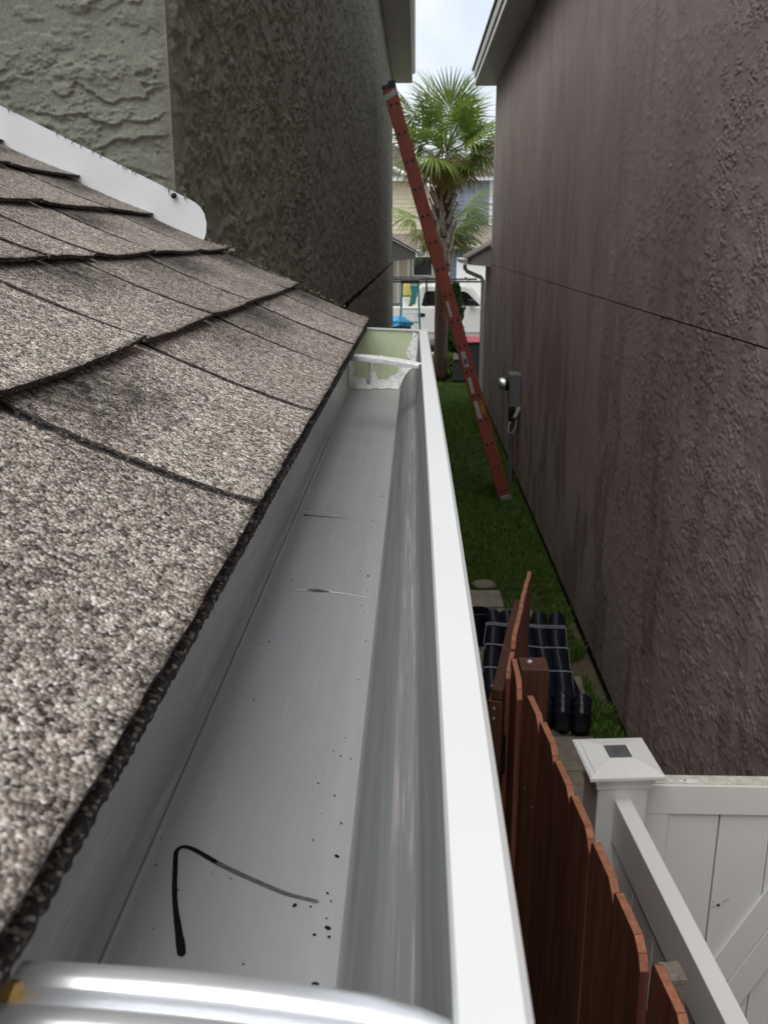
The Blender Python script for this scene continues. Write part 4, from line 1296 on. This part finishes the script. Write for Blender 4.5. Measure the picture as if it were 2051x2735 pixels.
def palm(loc, trunk_h, r0, boot0, nboot, crown_z, spec, label, seed, lean=(0, 0)):
    r = random.Random(seed)
    t = thing('palm_tree', label, 'palm', loc)
    path, rads = [], []
    for i in range(25):
        f = i / 24
        path.append((lean[0] * f * f, lean[1] * f, trunk_h * f)); rads.append(r0 * (1.12 - 0.12 * min(1, f * 5)) * (1 + 0.03 * r.uniform(-1, 1)) * (1.12 if trunk_h * f > boot0 else 1))
    b = MB(); b.tube(path, rads, 16); b.build('trunk', M['bark'], t, smooth='all')
    for k in range(nboot):
        f = k / nboot
        zz = boot0 + (trunk_h - boot0 - 0.05) * f
        a = k * R(137.5)
        ff = zz / trunk_h
        rad = r0 * 1.10
        o = obj('boot', boot_me, t, (lean[0] * ff * ff + rad * math.cos(a), rad * math.sin(a), zz))
        o.rotation_euler = Matrix.Rotation(a, 3, 'Z').to_euler()
        o.rotation_euler = (Matrix.Rotation(a, 3, 'Z') @ Matrix.Rotation(R(12 + 12 * f + r.uniform(-6, 6)), 3, 'Y') @ Matrix.Rotation(r.choice((-1, 1)) * R(14), 3, 'X')).to_euler()
        s = r.uniform(1.15, 1.6); o.scale = (s, s, s * r.uniform(.9, 1.2))
    for (az, el, kind_, s, rl) in spec:
        me = {'g': FV, 'y': FY, 'b': FB}[kind_]
        me = me[r.randrange(len(me))]
        o = obj('frond', me, t, (lean[0] + 0.06 * math.cos(R(az)), lean[1] + 0.06 * math.sin(R(az)), crown_z + r.uniform(-.12, .12)))
        o.rotation_euler = (Matrix.Rotation(R(az), 3, 'Z') @ Matrix.Rotation(R(-el), 3, 'Y') @ Matrix.Rotation(R(rl), 3, 'X')).to_euler()
        o.scale = (s, s, s)
    return t
r = random.Random(4)
spec = []
for k in range(12):
    spec.append((k * 137.5 + r.uniform(-15, 15), 78 - k * 3.6 + r.uniform(-6, 6), 'g', r.uniform(0.92, 1.1), r.uniform(-35, 35)))
for k in range(17):
    spec.append((k * 137.5 + 60 + r.uniform(-15, 15), 34 - k * 3.4 + r.uniform(-6, 6), 'g', r.uniform(0.9, 1.08), r.uniform(-40, 40)))
for az, el, kd in ((-20, -28, 'y'), (10, -35, 'y'), (-60, -45, 'y'), (-120, -40, 'y'), (200, -30, 'y'), (-15, -55, 'b'), (-80, -60, 'b'), (60, -50, 'b'), (130, -50, 'y'), (-40, -48, 'b'), (-100, -62, 'b')):
    spec.append((az, el, kd, 0.85, r.uniform(-30, 30)))
palm((0.585, 21.3, 0), 4.75, 0.150, 2.45, 70, 4.92, spec, 'tall cabbage palm with boot-covered trunk rising behind the red ladder', 31, (0.0, 0.0))
r = random.Random(14)
spec2 = []
for k in range(9):
    spec2.append((k * 137.5 + r.uniform(-15, 15), 40 - k * 6 + r.uniform(-6, 6), 'g', r.uniform(0.8, 0.95), r.uniform(-40, 40)))
for az, el, kd in ((185, -15, 'y'), (170, -35, 'y'), (-5, -30, 'g'), (5, -50, 'y'), (215, -45, 'g'), (-30, -15, 'g'), (-140, -55, 'b'), (150, -60, 'g'), (30, -35, 'g'), (200, -70, 'g')):
    spec2.append((az, el, kd, 0.8, r.uniform(-30, 30)))
palm((0.62, 23.0, 0), 3.35, 0.11, 2.6, 14, 3.45, spec2, 'shorter cabbage palm whose fronds show both sides of the taller trunk', 33)

# ---- cypress and hedge
def leaf_cloud(name, mat, n, fpos, size, seed, parent=None, up=0.6):
    r = np.random.RandomState(seed)
    v, f = [], []
    for i in range(n):
        p = fpos(r)
        d = Vector((r.randn(), r.randn(), r.randn() + up)).normalized()
        s = size * (0.6 + 0.9 * r.rand())
        u = d.orthogonal().normalized() * s * 0.32
        P_ = Vector(p); k = len(v)
        v += [tuple(P_ - u), tuple(P_ + d * s * .5 - u * 1.1 + d.cross(u) * .2), tuple(P_ + d * s), tuple(P_ + d * s * .5 + u * 1.1), tuple(P_ + u)]
        f.append((k, k + 1, k + 2, k + 3, k + 4))
    me = bpy.data.meshes.new(name); me.from_pydata(v, [], f); me.materials.append(mat)
    return obj(name, me, parent)
cy = thing('cypress_shrub', 'slim dark green columnar cypress in front of the white pickup', 'shrub', (0.95, 22.5, 0))
def cyp(r):
    z = 0.12 + 1.95 * r.rand() ** 0.9
    f = (z - 0.1) / 2.0
    rad = 0.235 * (1 - f) ** 0.6 * (0.55 + 0.45 * r.rand() ** .5) * (1 + 0.25 * math.sin(z * 9 + 1)) + 0.01
    a = r.rand() * 6.283
    return (rad * math.cos(a), rad * math.sin(a), z)
leaf_cloud('crown', M['cypress'], 2600, cyp, 0.10, 3, cy, 1.6)
b = MB(); b.tube([(0, 0, 0), (0.01, 0, 0.7), (0, 0, 1.6)], [0.03, 0.02, 0.008], 7); b.build('trunk', M['bark'], cy)
hedge_label = ['low lime green shrub at the foot of the tall palm', 'second low lime green shrub half hidden by the red ladder', 'third small lime shrub behind the other two']
for k, (x, y, s) in enumerate(((0.74, 21.85, 0.30), (0.98, 22.05, 0.26), (0.62, 22.3, 0.26))):
    hs = thing('lime_shrub', hedge_label[k], 'shrub', (x, y, 0), 0, 'lime shrubs by the palm')
    def hp(r, s=s):
        d = Vector((r.randn(), r.randn(), r.randn())).normalized() * s * (0.6 + 0.4 * r.rand() ** .4)
        return (d.x, d.y, max(0.02, d.z * 1.05 + s * 0.95))
    leaf_cloud('crown', M['hedge'], 900, hp, 0.075, 40 + k, hs, 0.5)
    b = MB()
    for q in range(4):
        b.tube([(0, 0, 0), (0.06 * math.cos(q * 1.6), 0.06 * math.sin(q * 1.6), s)], [0.012, 0.005], 5)
    b.build('trunk', M['bark'], hs)

# ================================================================== BINS
def bin_(name, label, loc, w, dp, h, lid, body, rz=0.0, taper=0.8):
    t = thing(name, label, 'bin', loc, rz)
    a = taper
    b = MB()
    vs = [(-w / 2 * a, -dp / 2 * a, 0.06), (w / 2 * a, -dp / 2 * a, 0.06), (w / 2 * a, dp / 2 * a, 0.06), (-w / 2 * a, dp / 2 * a, 0.06), (-w / 2, -dp / 2, h), (w / 2, -dp / 2, h), (w / 2, dp / 2, h), (-w / 2, dp / 2, h)]
    b.add(vs, [(3, 2, 1, 0), (4, 5, 6, 7), (0, 1, 5, 4), (1, 2, 6, 5), (2, 3, 7, 6), (3, 0, 4, 7)])
    b.build('bin_body', body, t, bevel=0.02)
    b = MB(); b.prism([(-dp / 2 - .03, h + .005), (dp / 2 + .03, h + .005), (dp / 2 + .03, h + .04), (0, h + .14), (-dp / 2 - .03, h + .03)], -w / 2 - .025, w / 2 + .025, 'x'); b.build('lid', lid, t, bevel=0.012)
    for s in (-1, 1):
        b = MB(); b.lathe([(0.09, -0.025), (0.1, 0), (0.09, 0.025)], 16, M=Matrix.Translation((s * w * .36, dp / 2 * a, 0.1)) @ Matrix.Rotation(R(90), 4, 'Y')); b.build('wheel', M['rubber'], t)
    b = MB(); b.tube([(-w * .35, dp / 2 + .04, h - .03), (w * .35, dp / 2 + .04, h - .03)], 0.014, 8); b.build('handle', M['rubber'], t)
    return t
bin_('wheelie_bin', 'charcoal wheelie bin with bright red lid near the white downspout', (1.42, 22.1, 0), 0.50, 0.5, 0.82, M['bin_red'], M['bin_grey'], 0.1)
bin_('rubbish_bin', 'low charcoal bin with grey lid behind the red ladder', (1.03, 21.2, 0), 0.27, 0.3, 0.52, M['conduit'], M['bin_grey'], -0.1, 1.25)

# ================================================================== PICKUP TRUCK AND WHAT IS ON AND BESIDE IT
tr = thing('pickup_truck', 'white pickup truck with ladder rack parked along the street', 'truck', (0.6, 28.15, 0))
def arch(cx, r_, z0, n=10):
    return [(cx - r_ * math.cos(math.pi * k / n), z0 + r_ * math.sin(math.pi * k / n)) for k in range(n + 1)]
low = [(-2.55, 0.55)] + arch(-1.55, 0.44, 0.55) + arch(2.05, 0.44, 0.55) + [(2.75, 0.55), (2.80, 0.85), (2.72, 1.10), (1.45, 1.29), (-2.55, 1.29)]
b = MB(); b.prism(low, -0.95, 0.95, 'y'); b.build('body', M['truck_white'], tr, bevel=0.03)
b = MB(); b.prism([(-1.05, 0.36), (1.55, 0.36), (1.55, 0.56), (-1.05, 0.56)], -0.93, 0.93, 'y'); b.build('rocker', M['truck_tan'], tr, bevel=0.02)
cab = [(-0.60, 1.285), (-0.50, 1.78), (-0.38, 1.86), (0.82, 1.85), (0.98, 1.79), (1.42, 1.285)]
b = MB(); b.prism(cab, -0.86, 0.86, 'y'); b.build('cab', M['truck_white'], tr, bevel=0.03)
def pane(name, poly, side=-1):
    b = MB(); b.prism(poly, side * 0.866, side * 0.872, 'y'); return b.build(name, M['pane'], tr, bevel=0.0)
pane('side_window', [(-0.42, 1.31), (-0.34, 1.66), (-0.28, 1.72), (0.20, 1.72), (0.20, 1.31)])
pane('side_window', [(0.26, 1.31), (0.26, 1.72), (0.80, 1.71), (0.90, 1.66), (1.26, 1.31)])
b = MB(); b.add([(1.40, -0.74, 1.31), (1.40, 0.74, 1.31), (1.02, 0.70, 1.77), (1.02, -0.70, 1.77), (1.405, -0.74, 1.31), (1.405, 0.74, 1.31), (1.025, 0.70, 1.775), (1.025, -0.70, 1.775)], [(0, 1, 2, 3), (7, 6, 5, 4), (0, 4, 5, 1), (2, 6, 7, 3)]); b.build('windscreen', M['pane'], tr)
for xx, poly in (('d1', [(-0.49, 1.0), (-0.34, 1.0), (-0.31, 1.03), (-0.31, 1.08), (-0.34, 1.11), (-0.49, 1.11), (-0.52, 1.08), (-0.52, 1.03)]), ('d2', [(0.30, 1.02), (0.45, 1.02), (0.45, 1.10), (0.30, 1.10)])):
    b = MB(); b.prism(poly, -0.951, -0.956, 'y'); b.build('door_handle', M['black_plastic'], tr)
b = MB(); b.box(0.235, 0.240, -0.953, -0.951, 0.6, 1.27); b.build('door_seam', M['black_plastic'], tr)
b = MB(); b.box(-0.575, -0.570, -0.953, -0.951, 0.6, 1.28); b.build('door_seam', M['black_plastic'], tr)
b = MB(); b.box(0.90, 1.08, -1.16, -0.98, 1.34, 1.50); b.box(0.98, 1.04, -0.99, -0.86, 1.38, 1.42); b.build('mirror', M['black_plastic'], tr, bevel=0.02)
b = MB(); b.box(-2.45, -0.68, -0.80, 0.80, 1.291, 1.294); b.build('bed_liner', M['rubber'], tr)
for cx in (-1.55, 2.05):
    for sy in (-1, 1):
        MW = Matrix.Translation((cx, sy * 0.84, 0.38)) @ Matrix.Rotation(R(90), 4, 'X')
        b = MB(); b.lathe([(0.24, -.11), (0.36, -.11), (0.38, -.08), (0.38, .08), (0.36, .11), (0.24, .11)], 28, M=MW); wo = b.build('wheel', M['rubber'], tr, smooth=True)
        b = MB(); b.lathe([(0.235, -.105), (0.22, -.06), (0.08, -.05), (0.06, -.09), (0.06, .09), (0.08, .05), (0.22, .06), (0.235, .105)], 20, M=MW); b.build('rim', M['chrome'], wo, smooth=True)
b = MB()
for sy in (-0.9, 0.9):
    b.tube([(-2.4, sy, 1.98), (1.25, sy, 1.98)], 0.026, 8)
    for xx in (-2.3, -0.28):
        b.tube([(xx - .02, sy, 1.29), (xx, sy, 1.98)], 0.024, 8)
for xx in (-2.3, -0.28, 0.9):
    b.tube([(xx, -0.9, 2.03), (xx, 0.9, 2.03)], 0.024, 8)
b.tube([(-1.6, -0.92, 2.10), (-0.5, -0.92, 2.11), (0.3, -0.92, 2.03)], 0.014, 6)
b.build('ladder_rack', M['black_metal'], tr, smooth=True)
for xx in (-2.56, 2.76):
    b = MB(); b.box(xx - 0.06, xx + 0.06, -0.92, 0.92, 0.42, 0.60); b.build('bumper', M['chrome'], tr, bevel=0.03)
for sy in (-1, 1):
    b = MB(); b.box(2.70, 2.785, sy * 0.9 - .06, sy * 0.7 + .0, 0.86, 1.02); b.build('headlight', M['pane'], tr)
# load on the bed
b = MB(); b.tube([(0, 0, 0), (0.02, 0, 0.3), (0.0, 0.02, 0.62)], [0.10, 0.115, 0.09], 12); o = b.build('foam_roll', M['yellow'], smooth=True, loc=(-0.25, 27.75, 1.295)); tag(o, 'yellow foam roll standing upright in the truck bed', 'roll')
b = MB(); b.prism([(-0.15, 0), (0.15, 0), (0.18, 0.5), (-0.18, 0.5)], -0.2, 0.2, 'y'); b.box(-0.2, 0.2, -0.22, 0.22, 0.501, 0.54); o = b.build('storage_tub', M['teal'], bevel=0.02, loc=(0.02 - 0.1, 28.4, 1.295)); tag(o, 'dark teal storage tub in the truck bed beside the yellow roll', 'tub')
b = MB(); b.lathe([(0.09, 0), (0.11, 0.2), (0.118, 0.2), (0.118, 0.22), (0.10, 0.22)], 16); o = b.build('paint_bucket', M['trim'], smooth=True, loc=(-0.27, 27.42, 1.295)); tag(o, 'small white bucket at the edge of the truck bed', 'bucket')
# teal stepladder
sl = thing('step_ladder', 'teal stepladder with black top standing in front of the truck bed', 'ladder', (-0.13, 24.9, 0.05))
H = 2.0
for s in (-1, 1):
    b = MB(); b.tube([(s * 0.31, -0.32, 0), (s * 0.215, 0.0, H)], 0.022, 4, flat=0.7); b.build('front_rail', M['teal'], sl)
    b = MB(); b.tube([(s * 0.27, 0.62, 0), (s * 0.20, 0.08, H)], 0.018, 4, flat=0.7); b.build('rear_rail', M['teal'], sl)
for k in range(1, 6):
    f = k / 6; w = 0.31 - 0.095 * f
    b = MB(); b.box(-w, w, -0.32 + 0.32 * f - .02, -0.32 + 0.32 * f + .06, H * f - .014, H * f + .014); b.build('step', M['teal'] if k % 2 else M['aluminium'], sl)
for f in (0.3, 0.6):
    b = MB(); b.tube([(-0.27 + .07 * f, 0.62 - .54 * f, H * f), (0.27 - .07 * f, 0.62 - .54 * f, H * f)], 0.012, 6); b.build('rear_brace', M['aluminium'], sl)
b = MB(); b.box(-0.24, 0.24, -0.05, 0.14, H - .02, H + .07); b.build('top_cap', M['black_plastic'], sl, bevel=0.012)
# blue tarp heap
tb = bmesh.new(); bmesh.ops.create_icosphere(tb, subdivisions=4, radius=1)
for v in tb.verts:
    n_ = float(fbm(np.array([v.co.x * 2.5 + 4]), np.array([v.co.y * 2.5 + v.co.z * 2]), 4, 15)[0]) - 0.5
    v.co *= 1 + 0.5 * n_
    v.co.x *= 0.42; v.co.y *= 0.3; v.co.z = max(-0.0, v.co.z * 0.22)
me = bpy.data.meshes.new('folded_tarp'); tb.to_mesh(me); tb.free(); me.materials.append(M['tarp_blue'])
# the tarp lies on a crate beside the stepladder
cr = thing('wooden_crate', 'low wooden crate under the blue tarp beside the teal stepladder', 'crate', (-0.52, 25.0, 0.05))
for k in range(5):
    b = MB(); b.box(-0.42, 0.42, -0.3, 0.3, 0.175 * k + 0.02, 0.175 * k + 0.17); b.build('slat', M['wood_dark'], cr)
tag(obj('folded_tarp', me, None, (-0.50, 25.0, 0.955)), 'bright blue crumpled tarp beside the teal stepladder', 'tarp')

# ================================================================== HOUSES ACROSS THE STREET
def lap(parent, x0, x1, y, z0, z1, mat, pitch=0.17):
    b = MB(); L = x1 - x0
    b.prism([(0.0, 0.0), (-0.03, 0.0), (-0.008, pitch + 0.01), (0.0, pitch + 0.01)], 0, L, 'x')
    me = b.mesh('siding_board', mat)
    k = 0
    while z0 + k * pitch < z1 - 0.02:
        obj('siding_board', me, parent, (x0, y, z0 + k * pitch)); k += 1
HY = 40.0
hc = thing('cream_house', 'cream sided house with white trim across the street on the left', 'house', (-4, HY, 0))
def ca(b, name, mat, **kw):
    o = b.build(name, mat, hc, **kw); o.location = (4, -HY, 0); return o
b = MB(); b.box(-8.0, 0.72, HY, HY + 8, 0, 5.6); ca(b, 'wall', M['cream'])
lap(hc, -4.0, 0.72 + 4, -0.001, 3.2, 5.38, M['cream'])
b = MB(); b.box(-8.2, 0.85, HY - 0.45, HY - 0.06, 5.40, 5.58); ca(b, 'eave_trim', M['trim'])
b = MB(); b.prism([(-8.4, 5.58), (0.9, 5.58), (-3.7, 8.6)], HY - 0.5, HY + 8.4, 'y'); ca(b, 'roof', M['far_shingle'])
b = MB(); b.tube([(-3.7, HY - 0.5, 7.2), (-0.9, HY - 0.55, 5.85), (0.9, HY - 0.55, 5.0)], 0.09, 4); ca(b, 'rake_trim', M['trim'])
b = MB(); b.prism([(HY - 0.04, 3.36), (HY - 2.4, 2.72), (HY - 2.4, 2.62), (HY - 0.04, 3.2)], -8.0, 0.72, 'x'); ca(b, 'porch_roof', M['far_shingle'])
b = MB(); b.box(-8.0, 0.74, HY - 2.46, HY - 2.401, 2.50, 2.68); ca(b, 'porch_trim', M['trim'])
for xx in (-0.72, -0.28):
    b = MB(); b.box(xx - 0.07, xx + 0.07, HY - 0.14, HY - 0.035, 0, 3.1); ca(b, 'door_trim', M['trim'])
lap(hc, -0.65 + 4, -0.35 + 4, -0.031, 0.2, 3.1, M['cream'])
b = MB(); b.box(-0.16, 0.75, HY - 0.10, HY - 0.034, 1.62, 2.75); w_ = ca(b, 'window', M['trim'])
b = MB(); b.box(-0.06, 0.66, HY - 0.112, HY - 0.102, 1.74, 2.66); o = b.build('pane', M['pane'], w_); o.location = (0, 0, 0)

hb = thing('blue_house', 'blue grey sided house with garage across the street on the right', 'house', (4, HY, 0))
def ba(b, name, mat, **kw):
    o = b.build(name, mat, hb, **kw); o.location = (-4, -HY, 0); return o
b = MB(); b.box(1.30, 8.0, HY + 0.2, HY + 9, 0, 5.6); ba(b, 'wall', M['blue_siding'])
lap(hb, 1.30 - 4, 2.97 - 4, 0.199, 3.45, 5.42, M['blue_siding'])
lap(hb, 3.10 - 4, 8.0 - 4, 0.199, 3.45, 5.42, M['blue_siding'])
b = MB(); b.box(2.97, 3.10, HY + 0.12, HY + 0.199, 0, 5.6); ba(b, 'corner_trim', M['trim'])
b = MB(); b.box(1.15, 8.2, HY - 0.25, HY + 0.15, 5.43, 5.58); ba(b, 'eave_trim', M['trim'])
b = MB(); b.prism([(1.0, 5.58), (8.4, 5.58), (4.7, 8.4)], HY - 0.3, HY + 9.4, 'y'); ba(b, 'roof', M['far_shingle'])
b = MB(); b.prism([(HY + 0.16, 3.72), (HY - 2.0, 2.95), (HY - 2.0, 2.84), (HY + 0.16, 3.55)], 1.28, 8.0, 'x'); ba(b, 'garage_roof', M['far_shingle'])
b = MB(); b.box(1.28, 8.0, HY - 2.12, HY - 2.001, 2.80, 2.94); ba(b, 'garage_gutter', M['trim'], bevel=0.02)
b = MB(); b.box(1.30, 8.0, HY - 1.6, HY + 0.19, 0, 2.82); ba(b, 'garage_wall', M['navy_siding'])
lap(hb, 1.34 - 4, 8.0 - 4, -1.601, 0.1, 2.8, M['navy_siding'])
b = MB(); b.box(1.20, 1.34, HY - 1.68, HY - 1.55, 0, 2.85); ba(b, 'corner_trim', M['trim'])
b = MB(); b.box(1.62, 5.0, HY - 1.72, HY - 1.635, 0, 2.42); gd = ba(b, 'garage_door', M['trim'])
for i in range(4):
    for j in range(4):
        b = MB(); b.box(1.78 + 0.78 * i, 2.42 + 0.78 * i, HY - 1.732, HY - 1.722, 0.12 + 0.52 * j, 0.54 + 0.52 * j); o = b.build('panel', M['trim'], gd, bevel=0.003); o.location = (0, 0, 0)
